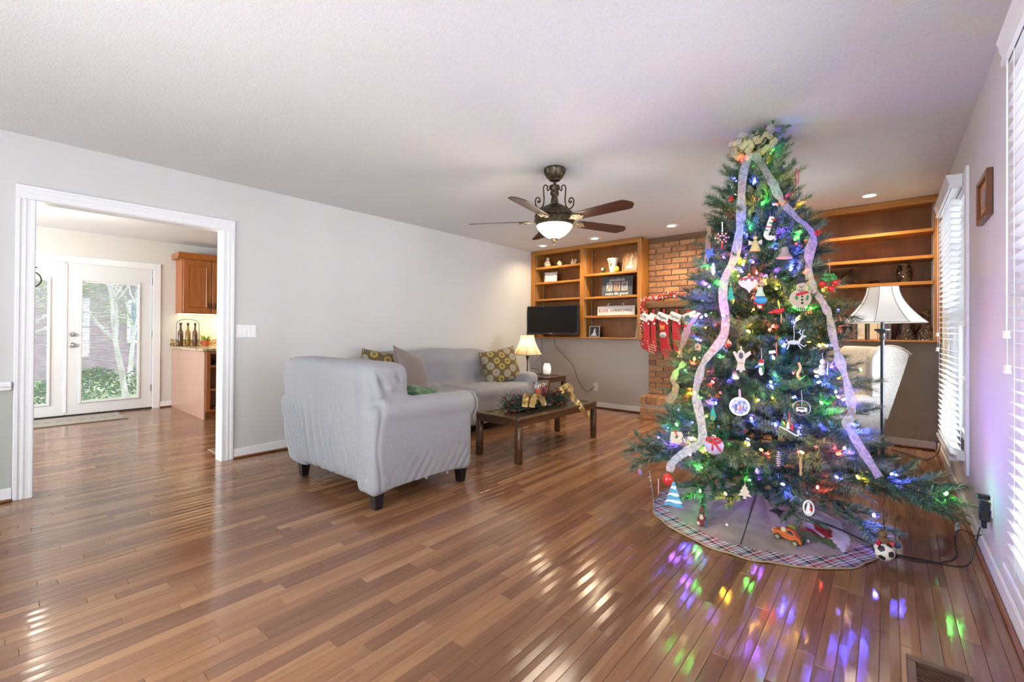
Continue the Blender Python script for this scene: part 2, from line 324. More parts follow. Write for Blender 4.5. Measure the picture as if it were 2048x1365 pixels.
def seen_size(p):
    c = Vector(((p[0]+p[1])/2, (p[2]+p[3])/2, 0))-CAM; d = c.dot(fw)
    if d < .6: 
        d = .6 if (p[3]-CAM.y) > .5 else 99
    u = c.dot(rt)/d*FPX; v = -c.z/d*FPX
    if abs(u) > 1150 or v > 760: return 0
    return (p[3]-p[2])*pw/d**3
ordp = sorted(planks, key=lambda p: -seen_size(p)); near = ordp[:300]; rest = ordp[300:]
for p in near:
    bm = bmesh.new(); lay = bm.loops.layers.color.new('strip'); plank_bm(bm, p, lay); me = bpy.data.meshes.new('plank'); bm.to_mesh(me); bm.free(); me.materials.append(floor_m); link('plank', me, fl)
bm = bmesh.new(); lay = bm.loops.layers.color.new('strip')
for p in rest: plank_bm(bm, p, lay)
me = bpy.data.meshes.new('plank_field'); bm.to_mesh(me); bm.free(); me.materials.append(floor_m); o = link('plank_field', me, fl); o['kind'] = 'stuff'
# baseboards with brown shoe moulding
def baseb(name, x0, x1, y0, y1, nx, ny, h=.088):
    r = structroot(name); t = .014; s_ = .017
    xs = (x0, x1) if not nx else ((x0, x0+nx*t) if nx > 0 else (x0-t, x0)); ys = (y0, y1) if not ny else ((y0, y0+ny*t) if ny > 0 else (y0-t, y0))
    B().box(xs[0], xs[1], ys[0], ys[1], .001, h, .003).obj('board', white_m, r)
    if nx: xs = (x0+nx*t, x0+nx*(t+s_)); 
    else: ys = (y0+ny*t, y0+ny*(t+s_))
    B().box(min(xs), max(xs), min(ys), max(ys), .001, .020, .006).obj('shoe_moulding', shoe_m, r)
baseb('baseboard_left_1', 0, 0, YR, .12, 1, 0); baseb('baseboard_left_2', 0, 0, 1.42, D, 1, 0)
baseb('baseboard_back_1', .02, 1.88, D, D, 0, -1); baseb('baseboard_back_2', 3.42, W-.02, D, D, 0, -1)
baseb('baseboard_right', W, W, YR, D, -1, 0)
baseb('baseboard_kitchen', KX, KX, 1.66, 1.80, 1, 0)
# lower left wall panel + chair rail left of the opening
struct('wall_left_lower', B().box(0, .003, YR, .115, .088, .73), sage_m)
struct('trim_1', B().box(0, .022, YR, .115, .73, .79, .006).box(0, .03, YR, .115, .755, .775, .004), white_m)
# cased opening
r = structroot('trim_2')
def casing(b, x0, x1, ya, yb, z0, z1, ht, wd, sg):   # stepped casing, sg = direction outward from opening
    pass
cw = .082
for (ya, yb) in ((DY1-cw, DY1+.008), (DY2-.008, DY2+cw)):
    out_ = ya if ya < 1 else yb; inn = yb if ya < 1 else ya; sg = 1 if inn > out_ else -1
    bb = B().box(0, .014, min(out_, inn), max(out_, inn), .0, DH-.009, .0).box(.012, .020, min(out_, out_+sg*.022), max(out_, out_+sg*.022), 0, DH-.009, .0025).box(.012, .0165, min(inn, inn-sg*.016), max(inn, inn-sg*.016), 0, DH-.009, .0015).box(.012, .0175, min(out_+sg*.036, out_+sg*.05), max(out_+sg*.036, out_+sg*.05), 0, DH-.009, .002)
    bb.obj('side_casing', white_m, r)
B().box(0, .014, DY1-cw, DY2+cw, DH-.008, DH+cw, .0).box(.012, .020, DY1-cw, DY2+cw, DH+cw-.022, DH+cw-.0005, .0025).box(.012, .0165, DY1+.008, DY2-.008, DH-.0075, DH+.008, .0015).box(.012, .0175, DY1-.03, DY2+.03, DH+.032, DH+.046, .002).obj('head_casing', white_m, r)
B().box(-.1204, -.0005, DY1+.0005, DY1+.012, 0, DH-.013).obj('jamb', white_m, r); B().box(-.1204, -.0005, DY2-.012, DY2-.0005, 0, DH-.013).obj('jamb', white_m, r); B().box(-.1204, -.0005, DY1+.0005, DY2-.0005, DH-.012, DH-.0005).obj('head_jamb', white_m, r)
for (ya, yb) in ((DY1-cw, DY1), (DY2, DY2+cw)): B().box(-.135, -.1205, ya, yb, 0, DH-.001, .002).obj('rear_casing', white_m, r)
B().box(-.135, -.1205, DY1-cw, DY2+cw, DH, DH+cw, .002).obj('rear_casing', white_m, r)
# light switch on left wall
t = thing('light_switch', 'white four-gang rocker switch plate beside the cased opening', 'light switch', (0, 1.52, 1.13))
B().box(0, .006, -.085, .085, -.058, .058, .003).obj('plate', white_m, t)
for k in range(4): B().box(.004, .010, -.066+k*.037, -.045+k*.037+.008, -.033, .033, .002).obj('rocker', P('switch_white', (.86, .86, .86), .3), t)

# ------------------------------------------------------------------ kitchen: patio doors
r = structroot('trim_3')
for ya, yb in ((-.39, -.30), (1.57, 1.66)): B().box(KX+.0005, KX+.018, ya, yb, 0, 2.014, .003).obj('casing', white_m, r)
B().box(KX+.0005, KX+.018, -.39, 1.66, 2.015, 2.105, .003).obj('head_casing', white_m, r)
B().box(KX-.11, KX+.01, -.30, 1.57, 0, .022).obj('threshold', P('bronze_sill', (.05, .045, .04), .5, .5), r)
mini_m = P('mini_blind_slat', (.62, .66, .72), .5)
for i, (ya, yb) in enumerate(DK):
    r = structroot('door_%d' % (i+1)); x0, x1 = KX-.055, KX-.012; z0, z1 = .023, 2.019; m = .155; gz0, gz1 = .19, 1.79
    b = B().box(x0, x1, ya, ya+m, z0, z1).box(x0, x1, yb-m, yb, z0, z1).box(x0, x1, ya+m, yb-m, z0, gz0).box(x0, x1, ya+m, yb-m, gz1, z1); b.obj('leaf', door_m, r)
    b = B(); g = .028
    b.box(x1-.002, x1+.012, ya+m-g, ya+m, gz0-g, gz1+g, .004).box(x1-.002, x1+.012, yb-m, yb-m+g, gz0-g, gz1+g, .004).box(x1-.002, x1+.012, ya+m, yb-m, gz0-g, gz0, .004).box(x1-.002, x1+.012, ya+m, yb-m, gz1, gz1+g, .004); b.obj('glass_frame', door_m, r)
    B().box(x0+.012, x0+.016, ya+m, yb-m, gz0, gz1).obj('pane', pane_m, r)
    b = B(); z = gz0+.02
    while z < gz1-.01: b.box(-.0065, .0065, ya+m+.004, yb-m-.004, -.0007, .0007, M=T(x0+.027, 0, z) @ RY(rad(-24))); z += .0165
    o = b.obj('mini_blind', mini_m, r, smooth=0); o['kind'] = 'stuff'
    B().box(x0+.018, x0+.036, ya+m, yb-m, gz1-.02, gz1).obj('blind_headrail', white_m, r)
    B().box(x1+.010, x1+.018, yb-m+.004 if i else ya+m-.02, yb-m+.02 if i else ya+m-.004, 1.50, 1.62, .002).obj('blind_slider', white_m, r)
    if i == 1:
        for z in (.25, 1.03, 1.80): B().box(x1-.005, x1+.014, yb-.008, yb+.014, z, z+.10, .003).obj('hinge', nickel, r)
        for z, rr in ((1.075, .026), (.935, .03)):
            k = B().lathe([(.0, .05), (rr*.6, .048), (rr, .035), (rr*.55, .018), (rr*1.05, .006), (rr*1.1, 0)], 16, M=T(x1, ya+.062, z) @ RY(pi/2)).obj('knob' if z < 1 else 'deadbolt', nickel, r)
B().box(KX-.02, KX-.005, .655, .69, .05, 2.0, .004).obj('astragal', white_m, bpy.data.objects['door_1'])

# kitchen upper cabinet
t = thing('upper_cabinet', 'cherry wall cabinet with crown moulding above the granite counter', 'cabinet', (KX, 1.84, 1.385))
for k in range(2):
    y0 = k*.74
    B().box(0.002, .33, y0, y0+.74, 0, .80).obj('carcass', cab_w, t)
    for j in range(2):
        ya = y0+.012+j*.366; d = B().box(.331, .350, ya, ya+.354, .012, .79, .004).box(.349, .356, ya+.065, ya+.289, .09, .71, .012).obj('door', cab_w, t)
        B().ball((.366, ya+(.32 if j == 0 else .034), .10), .013).lathe([(.008, -.05), (.012, 0), (.008, .05)], 8, M=T(.362, ya+(.32 if j == 0 else .034), .12)).obj('handle', bronze, d)
B().prism([(.004, .80), (.335, .80), (.355, .815), (.395, .86), (.405, .875), (.405, .885), (.004, .885)], -.055, 1.50, M=None).obj('crown_moulding', cab_w, t)
B().box(.03, .31, .01, 1.46, -.012, 0).obj('light_strip', P('undercabinet_glow', (1, .9, .7), .5, emit=(1, .86, .55), es=3), t)
area('undercabinet_light', (KX+.17, 2.5, 1.36), (KX+.12, 2.5, .9), .25, 1.2, 9, (1, .80, .45))
# base cabinet + counter
t = thing('base_cabinet', 'cherry base cabinet with open end shelves below granite counter', 'cabinet', (KX, 1.8, 0))
B().box(.005, 1.53, 0, .02, 0, .865, .001).obj('end_panel', cabend_w, t)
B().box(.005, 1.50, .021, .90, .0, .09).obj('plinth', cab_w, t)
B().box(.005, 1.18, .021, .90, .091, .865).obj('carcass', cab_w, t)
B().box(1.51, 1.55, .02, .065, .09, .865, .002).obj('stile', cab_w, t); B().box(1.18, 1.55, .85, .90, .09, .865).obj('side', cab_w, t)
for z in (.09, .36, .66, .835): B().box(1.19, 1.545, .066, .85, z, z+.028, .001).obj('shelf', cab_w, t)
t2 = thing('countertop', 'speckled granite countertop with low backsplash in kitchen', 'countertop', (KX, 1.8, .868))
gran = noisy(P('granite', (.45, .32, .17), .2), (.12, .08, .04), (.72, .55, .33), (60, 60, 60), 6, .38, .6)
B().box(.002, 1.56, -.03, 1.9, 0, .035, .006).obj('slab', gran, t2)
B().box(.002, .025, -.03, 1.9, .036, .135, .003).obj('backsplash', gran, t2)
b = B().box(1.30, 1.50, .12, .40, 0, .03, .003).box(1.31, 1.50, .13, .39, .031, .055, .003); tag(b.obj('book_stack', blk, loc=(KX, 1.8, .689)), 'dark papers lying on the top open shelf of base cabinet', 'books')
tag(B().lathe([(.04, 0), (.045, .07), (.03, .10), (.032, .12)], 12).obj('jar', blk, loc=(KX+1.42, 1.8+.52, .689)), 'small dark jar on the top open shelf of base cabinet', 'jar')
# bottle rack
cx, cy, cz = -3.55, 1.95, .904
t = thing('bottle_rack', 'black wire rack holding three bottles on the granite counter', 'rack', (cx, cy, cz))
b = B(); arc = [(0, -.14, .0), (0, -.14, .33)]+[(0, -.14*cos(a), .33+.07*sin(a)) for a in [pi*k/10 for k in range(1, 10)]]+[(0, .14, .33), (0, .14, 0)]
b.tube(arc, .004)
for z in (.005, .09): b.tube([(.05*cos(0)*1, -.14, z), (.05, .14, z)], .003).tube([(-.05, -.14, z), (-.05, .14, z)], .003).tube([(-.05, -.14, z), (.05, -.14, z)], .003).tube([(-.05, .14, z), (.05, .14, z)], .003)
b.obj('wire_frame', irn, t)
bt = None
for k, nm in enumerate(('left', 'middle', 'right')):
    q = thing('oil_bottle', {'left': 'corked bottle of dark oil, the one nearest the patio doors in the rack', 'middle': 'corked bottle of herbs in the middle of the wire rack', 'right': 'corked bottle farthest from the patio doors in the rack'}[nm], 'bottle', (cx, cy-.09+k*.09, cz+.008), 0, 'bottles in the wire rack')
    B().lathe([(0, 0), (.03, 0), (.032, .01), (.032, .20), (.014, .24), (.012, .29)], 14).obj('glass_body', P('oil_glass_%d' % k, ((.10, .045, .01), (.25, .15, .03), (.12, .05, .02))[k], .12), q)
    B().lathe([(.012, .285), (.013, .315), (.018, .318), (.016, .335), (0, .338)], 10).obj('stopper', irn, q)
t = thing('potted_plant', 'small leafy plant in red pot beside the bottle rack', 'plant', (-3.45, 2.15, cz+.001))
B().lathe([(0, 0), (.04, 0), (.055, .08), (.05, .085), (0, .08)], 14).obj('pot', P('red_pot', (.45, .10, .03), .5), t)
b = B()
for k in range(26):
    a = random.random()*6.28; L = .06+random.random()*.10; e = random.uniform(.2, 1.2); d = Vector((cos(a)*cos(e), sin(a)*cos(e), sin(e)))*L; sd = Vector((-sin(a), cos(a), 0))*.018
    c = Vector((0, 0, .08)); b.raw([c, c+d*.5+sd, c+d, c+d*.5-sd+Vector((0, 0, .004))], [(0, 1, 2, 3)])
b.obj('leaves', P('plant_leaf', (.35, .5, .08), .5), t)
# rug, register, chandelier
t = thing('door_mat', 'woven beige runner mat on the kitchen floor before patio doors', 'mat', (-3.33, .62, .001))
B().box(-.33, .30, -1.0, .56, 0, .008, .002).obj('weave', noisy(P('mat_weave', (.40, .36, .30), .95), (.22, .20, .17), (.52, .47, .40), (120, 120, 1), 2, .4, .6, .5), t)
for xx in (-.335, .27): B().box(xx, xx+.03, -1.0, .58, .002, .0105, .001).obj('border', P('mat_border', (.30, .27, .22), .9), t)
for k in range(15): B().box(-.004, .004, -.95+k*.1, -.9+k*.1, .008, .0095).obj('stripe', P('mat_stripe', (.06, .055, .05), .9), t)
def register(name, label, loc, rz, col, sx, sy):
    t = thing(name, label, 'floor register', loc, rz); m = P(name+'_finish', col, .35, .2); h = .006
    b = B().box(-sx/2, sx/2, -sy/2, -sy/2+.03, 0, h, .002).box(-sx/2, sx/2, sy/2-.03, sy/2, 0, h, .002).box(-sx/2, -sx/2+.025, -sy/2+.03, sy/2-.03, 0, h, .002).box(sx/2-.025, sx/2, -sy/2+.03, sy/2-.03, 0, h, .002); b.obj('frame', m, t)
    B().box(-sx/2+.025, sx/2-.025, -sy/2+.03, sy/2-.03, 0, .0012).obj('opening', blk, t)
    n = int((sy-.06)/.011)
    sl = B().box(-sx/2+.026, sx/2-.026, -.0018, .0018, .0013, .005).mesh('louvre', 0, [m])
    for k in range(n): link('louvre', sl, t, (0, -sy/2+.03+(k+.5)*(sy-.06)/n, 0))
register('kitchen_register', 'beige metal floor register just inside the kitchen', (-.36, 1.42, .001), pi/2, (.45, .33, .22), .10, .30)
register('floor_register', 'brown metal floor register near the camera by window wall', (4.555, 1.945, .001), 0, (.10, .045, .03), .165, .32)
t = thing('chandelier', 'wrought iron kitchen chandelier with glowing white glass shade', 'chandelier', (-2.0, .18, 1.53))
b = B(); b.tube([(0, 0, .0), (0, 0, .908)], .008); b.lathe([(.05, .885), (.06, .905), (0, .908)], 14); b.ball((0, 0, 0), .025); b.obj('stem', irn, t)
for k in range(3):
    M_ = RZ(k*2*pi/3+pi/2-.25) @ Matrix.Scale(1.3, 4)
    pts = [(.0, 0, .02), (.04, 0, .0), (.10, 0, .015), (.135, 0, .06), (.125, 0, .11), (.085, 0, .135), (.045, 0, .12), (.035, 0, .09), (.05, 0, .075)]
    a = B().tube(smoothpts(pts, 5), .0045, M=M_).lathe([(.008, .135), (.012, .15), (.03, .165), (.032, .17)], 14, c=(.085, 0, 0), M=M_).obj('arm', irn, t)
    B().lathe([(.02, .168), (.045, .175), (.055, .22), (.062, .26), (.085, .285)], 18, c=(.085, 0, 0), M=M_, cap=False).obj('glass_shade', P('frosted_shade_lit', (1, 1, .97), .4, emit=(1, .97, .9), es=2.6), a)
point('chandelier_bulb', (-1.99, .30, 1.95), 30, (1, .93, .8), .06)

# ------------------------------------------------------------------ right wall windows and blinds
slat_m = P('blind_slat_white', (.70, .70, .71), .45)
for wi, (y0, y1) in enumerate(WY):
    r = structroot('window_%d' % (wi+1)); c_ = .09
    for ya, yb in ((y0-c_, y0), (y1, y1+c_)): B().box(W-.016, W-.0005, ya, yb, WZ0-.09, WZ1-.001, .002).obj('casing', white_m, r)
    B().box(W-.016, W-.0005, y0-c_, y1+c_, WZ1, WZ1+c_, .002).obj('head_casing', white_m, r)
    B().box(W-.016, W, y0, y1, WZ0-.09, WZ0-.022, .003).obj('apron', white_m, r); B().box(W-.05, W+.10, y0+.001, y1-.001, WZ0-.02, WZ0, .004).obj('sill', white_m, r)
    B().box(W, W+.10, y0, y0+.02, WZ0, WZ1).box(W, W+.10, y1-.02, y1, WZ0, WZ1).box(W, W+.10, y0, y1, WZ1-.02, WZ1).obj('jamb', white_m, r)
    zm = (WZ0+WZ1)/2
    for nm, za, zb, xx in (('lower_sash', WZ0, zm+.02, W+.045), ('upper_sash', zm-.02, WZ1-.02, W+.075)):
        b = B().box(xx, xx+.03, y0+.02, y0+.065, za, zb).box(xx, xx+.03, y1-.065, y1-.02, za, zb).box(xx, xx+.03, y0+.065, y1-.065, za, za+.05).box(xx, xx+.03, y0+.065, y1-.065, zb-.04, zb)
        s_ = b.obj(nm, white_m, r); B().box(xx+.012, xx+.016, y0+.065, y1-.065, za+.05, zb-.04).obj('pane', pane_m, s_)
        n_ = 3
        for k in range(1, n_): B().box(xx+.006, xx+.022, y0+.065+(y1-y0-.13)*k/n_-.009, y0+.065+(y1-y0-.13)*k/n_+.009, za+.05, zb-.04).obj('muntin', white_m, s_)
        B().box(xx+.006, xx+.022, y0+.065, y1-.065, (za+zb)/2-.009, (za+zb)/2+.009).obj('muntin', white_m, s_)
for wi, (ya, yb, xf, lab) in enumerate(((4.03, 4.99, 4.735, 'far'), (1.14, 2.30, 4.741, 'near'))):
    t = thing('window_blind', {'far': 'white wooden slat blind on the far window beside the bookcase', 'near': 'white wooden slat blind on the near window, cut by the frame edge'}[lab], 'blind', (0, 0, 0), 0)
    zt = 2.08; zb = .33
    sm = B().box(-.026, .026, ya, yb, -.0014, .0014, .001).mesh('slat', 35, [slat_m]); n = 41
    for k in range(n):
        z = zb+.03+(zt-.06-zb)*k/n; s_ = link('slat', sm, t); s_.location = (xf+.027-.028*max(0, (1-z)*.35)*(1 if wi == 0 else .6), 0, z); s_.rotation_euler = (0, rad(14), 0)
    B().box(xf-.012, xf+.036, ya, yb, zb-.012, zb+.010, .004).obj('bottom_rail', slat_m, t)
    v = B().prism([(0, 0), (-.012, .002), (-.014, .016), (-.006, .022), (-.010, .034), (-.016, .05), (-.018, .07), (-.024, .082), (-.024, .088), (0, .088)], ya-.012, yb+.012)
    v.box(0, W-.018-xf, ya-.012, ya, 0, .086).box(0, W-.018-xf, yb, yb+.012, 0, .086)
    o = v.obj('valance', slat_m, t); o.location = (xf, 0, zt)
    B().box(xf+.004, xf+.05, ya+.005, yb-.005, zt+.0, zt+.05).obj('headrail', slat_m, t)
    for yy in (ya+.12, (ya+yb)/2, yb-.12):
        for xx in (xf-.0005, xf+.054): B().tube([(xx, yy, zb), (xx, yy, zt)], .0011, 4).obj('ladder_cord', white_m, t)
    for k, (zz, yy) in enumerate(((1.12, yb-.03), (1.0, yb-.045))):
        B().tube([(xf-.006, yy, zz+.02), (xf-.004, yy, zt)], .0011, 4).obj('pull_cord', white_m, t)
        B().lathe([(.004, .03), (.010, .026), (.008, .014), (.011, 0), (0, -.001)], 10, c=(xf-.006, yy, zz)).obj('tassel', P('tassel_ivory', (.75, .72, .64), .4), t)
# shadow box picture on right wall
t = thing('picture_frame', 'small brown wooden picture frame hung between the two windows', 'picture frame', (W, 0, 0))
fx = -.024; y0, y1, z0, z1 = 3.07, 3.39, 1.706, 1.93; fw_m = wood('frame_wood', (.10, .035, .016), (.17, .065, .03), .3, 2)
for ya, yb, za, zb in ((y0, y0+.028, z0, z1), (y1-.028, y1, z0, z1), (y0+.028, y1-.028, z0, z0+.028), (y0+.028, y1-.028, z1-.028, z1)): B().box(fx, -.001, ya, yb, za, zb, .003).obj('frame_side', fw_m, t)
B().box(-.010, -.004, y0+.028, y1-.028, z0+.028, z1-.028).obj('backing', P('print_ground', (.50, .26, .10), .5), t)
B().box(-.012, -.010, y0+.10, y1-.10, z0+.07, z1-.06).obj('print', P('print_grey', (.25, .25, .26), .5), t)
# outlet with plug
def outlet(name, lab, loc, rz):
    t = thing(name, lab, 'outlet', loc, rz); B().box(-.037, .037, -.005, 0, -.058, .058, .002).obj('plate', white_m, t)
    for z in (-.03, .012): B().box(-.017, .017, -.007, -.004, z, z+.028, .003).obj('socket', P('socket_ivory', (.7, .68, .64), .4), t)
outlet('wall_outlet', 'white wall outlet on the window wall with black plug', (W, 3.12, .32), pi/2*-1)
outlet('wall_outlet', 'white wall outlet low on the taupe wall under the bookcase', (1.03, D, .315), 0)
t = thing('cable_plug', 'black power adapter plugged in the window wall outlet', 'plug', (W-.008, 3.12, .31))
B().box(-.035, 0, -.022, .022, -.075, .02, .005).box(-.028, -.01, -.016, .016, -.11, -.075, .004).obj('adapter', blk, t); B().box(-.045, 0, -.016, .016, .028, .05, .004).obj('plug', blk, t)

# ------------------------------------------------------------------ bookcases
def bookcase(label, x0, x1, stiles, bays, zb=1.065, yf=5.70):
    t = thing('wall_bookcase', label, 'bookcase', (0, 0, 0)); ym = yf+.022; yk = D-.008; zt = 2.432
    B().box(x0, x1, yk-.006, yk, zb, zt).obj('back_panel', back_w, t)
    for xa, xb in stiles: B().box(xa, xb, yf, ym, zb-.012, zt, .002).obj('stile', book_w[2], t)
    B().box(x0, x1, yf-.002, ym-.001, 2.372, zt+.004, .002).obj('top_rail', book_w[0], t)
    B().box(x0, x1, yf-.004, yk-.006, zb-.014, zb+.004, .003).obj('bottom_board', book_w[0], t)
    B().box(x0+.004, x1-.004, ym, yk-.006, 2.395, 2.41).obj('top_board', book_w[0], t)
    for k, (xa, xb, tops) in enumerate(bays):
        B().box(xa-.012, xa, ym, yk-.006, zb, 2.395).obj('side_panel', book_w[2], t); B().box(xb, xb+.012, ym, yk-.006, zb, 2.395).obj('side_panel', book_w[2], t)
        for z in tops: B().box(xa+.001, xb-.001, yf+.006, yk-.007, z-.032, z, .002).obj('shelf', book_w[0], t)
        for xx in (xa+.001, xb-.007):
            for yy in (ym+.02, yk-.06): B().box(xx, xx+.006, yy, yy+.016, zb+.01, 2.39).obj('shelf_standard', P('shelf_standard_metal', (.55, .48, .36), .35, .7), t)
    B().box(x1-.012 if x1 < 3 else x0, x1 if x1 < 3 else x0+.012, ym, D-.002, zb-.012, zt).obj('outer_side', book_w[2], t)
    return t
bookcase('left wall-hung wooden bookcase with two bays behind the television', .003, 1.89, ((.003, .085), (.922, .99), (1.826, 1.89)), ((.085, .922, (2.175, 1.935, 1.668)), (.99, 1.826, (1.995, 1.66, 1.385))))
bookcase('right wall-hung wooden bookcase with glassware beside the far window', 3.42, 4.80, ((3.42, 3.48), (4.755, 4.80)), ((3.48, 4.755, (2.135, 1.885, 1.64)),), 1.075)
# recessed ceiling lights
for k, (x_, y_, lb) in enumerate(((.46, 5.40, 'recessed ceiling light nearest the left wall'), (1.33, 5.42, 'recessed ceiling light above the two-bay bookcase, right one'), (2.42, 5.36, 'recessed ceiling light before the brick chimney breast'), (4.29, 5.35, 'recessed ceiling light before the glassware bookcase'))):
    t = thing('recessed_light', lb, 'ceiling light', (x_, y_, H), 0, 'recessed spots before the bookcases')
    B().lathe([(.050, -.001), (.052, -.006), (.085, -.008), (.092, -.003), (.092, -.0005)], 24, cap=False).obj('trim_ring', white_m, t)
    B().lathe([(0, -.002), (.05, -.002)], 20, cap=False).obj('lens', P('spot_lens', (1, 1, 1), .5, emit=(1, .88, .70), es=14), t)
    spot('recessed_spot', (x_, y_, H-.012), 50 if x_ < 1 else 100, (1, .78, .50), 150, .045, .8, (x_, y_+.1, 0))
spot('recessed_spot', (3.45, 5.4, H-.012), 100, (1, .78, .50), 150, .045, .8, (3.45, 5.5, 0))

# ------------------------------------------------------------------ fireplace
fx0, fx1 = 1.893, 3.415
t = thing('fireplace', 'red brick fireplace wall with raised hearth between the bookcases', 'fireplace', (0, 0, 0))
B().box(fx0, fx1, D-.045, D-.002, .0, 2.36).obj('mortar_bed', mortar_m, t)
hz = .30; hy = 5.60
B().box(fx0+.02, fx1-.01, hy+.012, D-.046, 0, hz-.008).obj('hearth_mortar', mortar_m, t)
BL, BH, BD = .203, .064, .05; ph, pv = .2135, .0765
def bmesh_brick(sx, sy, sz):
    return B().box(-sx/2, sx/2, -sy/2, sy/2, -sz/2, sz/2, .0035).mesh('brick', 0, [brick_m])
full = bmesh_brick(BL, BD, BH); half = bmesh_brick(BL/2-.005, BD, BH); sold = bmesh_brick(.066, .09, .098); topb = bmesh_brick(.095, .30, .05); sidef = bmesh_brick(BD, BL, BH)
rr = random.Random(5); nb = 0
z = hz+.045; row = 0
while z < 2.34:
    x = fx0-(ph/2 if row % 2 else 0)
    while x < fx1-.02:
        xa, xb = max(x, fx0), min(x+BL, fx1); 
        hid = (2.30 < (xa+xb)/2 < 3.05 and z < .98)
        if xb-xa > .05 and not hid:
            m_ = full if xb-xa > .15 else half
            o = link('brick', m_, t, ((xa+xb)/2, D-.052+rr.uniform(-.003, .003), z)); o.scale = ((xb-xa)/(BL if m_ is full else BL/2-.005), 1, 1); nb += 1
        x += ph
    z += pv; row += 1
B().box(2.30, 3.05, D-.10, D-.046, hz, .99).obj('firebox', P('firebox_black', (.012, .011, .01), .9), t)  # one solid, evenly near-black block for the whole firebox
B().box(2.29, 3.06, D-.115, D-.10, .95, 1.0).box(2.29, 2.32, D-.115, D-.10, hz, .95).box(3.03, 3.06, D-.115, D-.10, hz, .95).obj('firebox_frame', irn, t)
# hearth: soldier course on top edge, two stretcher courses below
n = int((fx1-fx0-.02)/.0745)
for k in range(n): link('brick', sold, t, (fx0+.03+.0745*k+.03, hy+.045, hz-.049))
for rw, z in enumerate((.035, .035+.0755*1.0, .035+.151)):
    if z > .17: continue
    x = fx0+.02-(ph/2 if rw % 2 else 0)
    while x < fx1-.02:
        xa, xb = max(x, fx0+.02), min(x+BL, fx1)
        if xb-xa > .05: o = link('brick', full if xb-xa > .15 else half, t, ((xa+xb)/2, hy+.025, z+.01)); o.scale = ((xb-xa)/(BL if xb-xa > .15 else BL/2-.005), 1, 1)
        x += ph
for k in range(14): link('brick', topb, t, (fx0+.06+.104*k+.01, hy+.245, hz-.024))
B().box(fx0, fx1, hy-.012, hy+.012, .0, .014).obj('shoe_moulding', shoe_m, t)
B().box(fx0, fx1, D-.09, D-.003, 2.362, 2.438, .003).obj('top_trim', mant_w, t)
t = thing('mantel_shelf', 'dark oak beam mantel across the brick fireplace', 'mantel', (0, 0, 0))
B().box(1.96, 3.36, 5.62, D-.08, 1.462, 1.548, .008, seg=2).obj('beam', mant_w, t)
B().box(2.06, 2.14, 5.70, D-.08, 1.36, 1.461, .006).obj('corbel', mant_w, t); B().box(3.2, 3.28, 5.70, D-.08, 1.36, 1.461, .006).obj('corbel', mant_w, t)
# berry garland on mantel + down the left side
berry = P('red_berry', (.55, .03, .04), .3); berryw = P('frosted_berry', (.85, .55, .5), .4); twig = P('garland_twig', (.10, .09, .04), .8)
def garland(name, label, path, n, spread, seed):
    t = thing(name, label, 'garland', (0, 0, 0)); rr = random.Random(seed); pts = smoothpts(path, 8); B().tube(pts, .006, 6).obj('wire', twig, t)
    for nm, mat_, cnt in (('berries', berry, n), ('frosted_berries', berryw, n//2)):
        b = B()
        for k in range(cnt):
            p = rr.choice(pts)+Vector((rr.gauss(0, spread), rr.gauss(0, spread*.7), rr.gauss(0, spread)*.8)); b.ball(p, .007+rr.random()*.004, seg=6)
        b.obj(nm, mat_, t)['kind'] = 'stuff'
    b = B()
    for k in range(n//3):
        p = rr.choice(pts); d = Vector((rr.gauss(0, 1), rr.gauss(0, 1), rr.gauss(0, 1))).normalized()*spread*2; s_ = d.orthogonal().normalized()*.008; b.raw([p, p+d*.5+s_, p+d, p+d*.5-s_], [(0, 1, 2, 3)])
    b.obj('leaf_sprays', P('garland_leaf', (.14, .13, .04), .7), t)['kind'] = 'stuff'
garland('berry_garland', 'frosted red berry garland lying along the mantel top', [(1.94, 5.70, 1.585), (2.10, 5.72, 1.60), (2.28, 5.74, 1.64), (2.42, 5.72, 1.60), (2.60, 5.72, 1.635), (2.75, 5.7, 1.65), (3.0, 5.72, 1.60), (3.3, 5.72, 1.6)], 420, .024, 1)
garland('berry_garland', 'red berry garland hanging down beside the bookcase end', [(1.955, 5.60, 1.56), (1.95, 5.585, 1.40), (1.955, 5.60, 1.2), (1.96, 5.62, 1.02), (1.965, 5.62, .95)], 170, .020, 2)

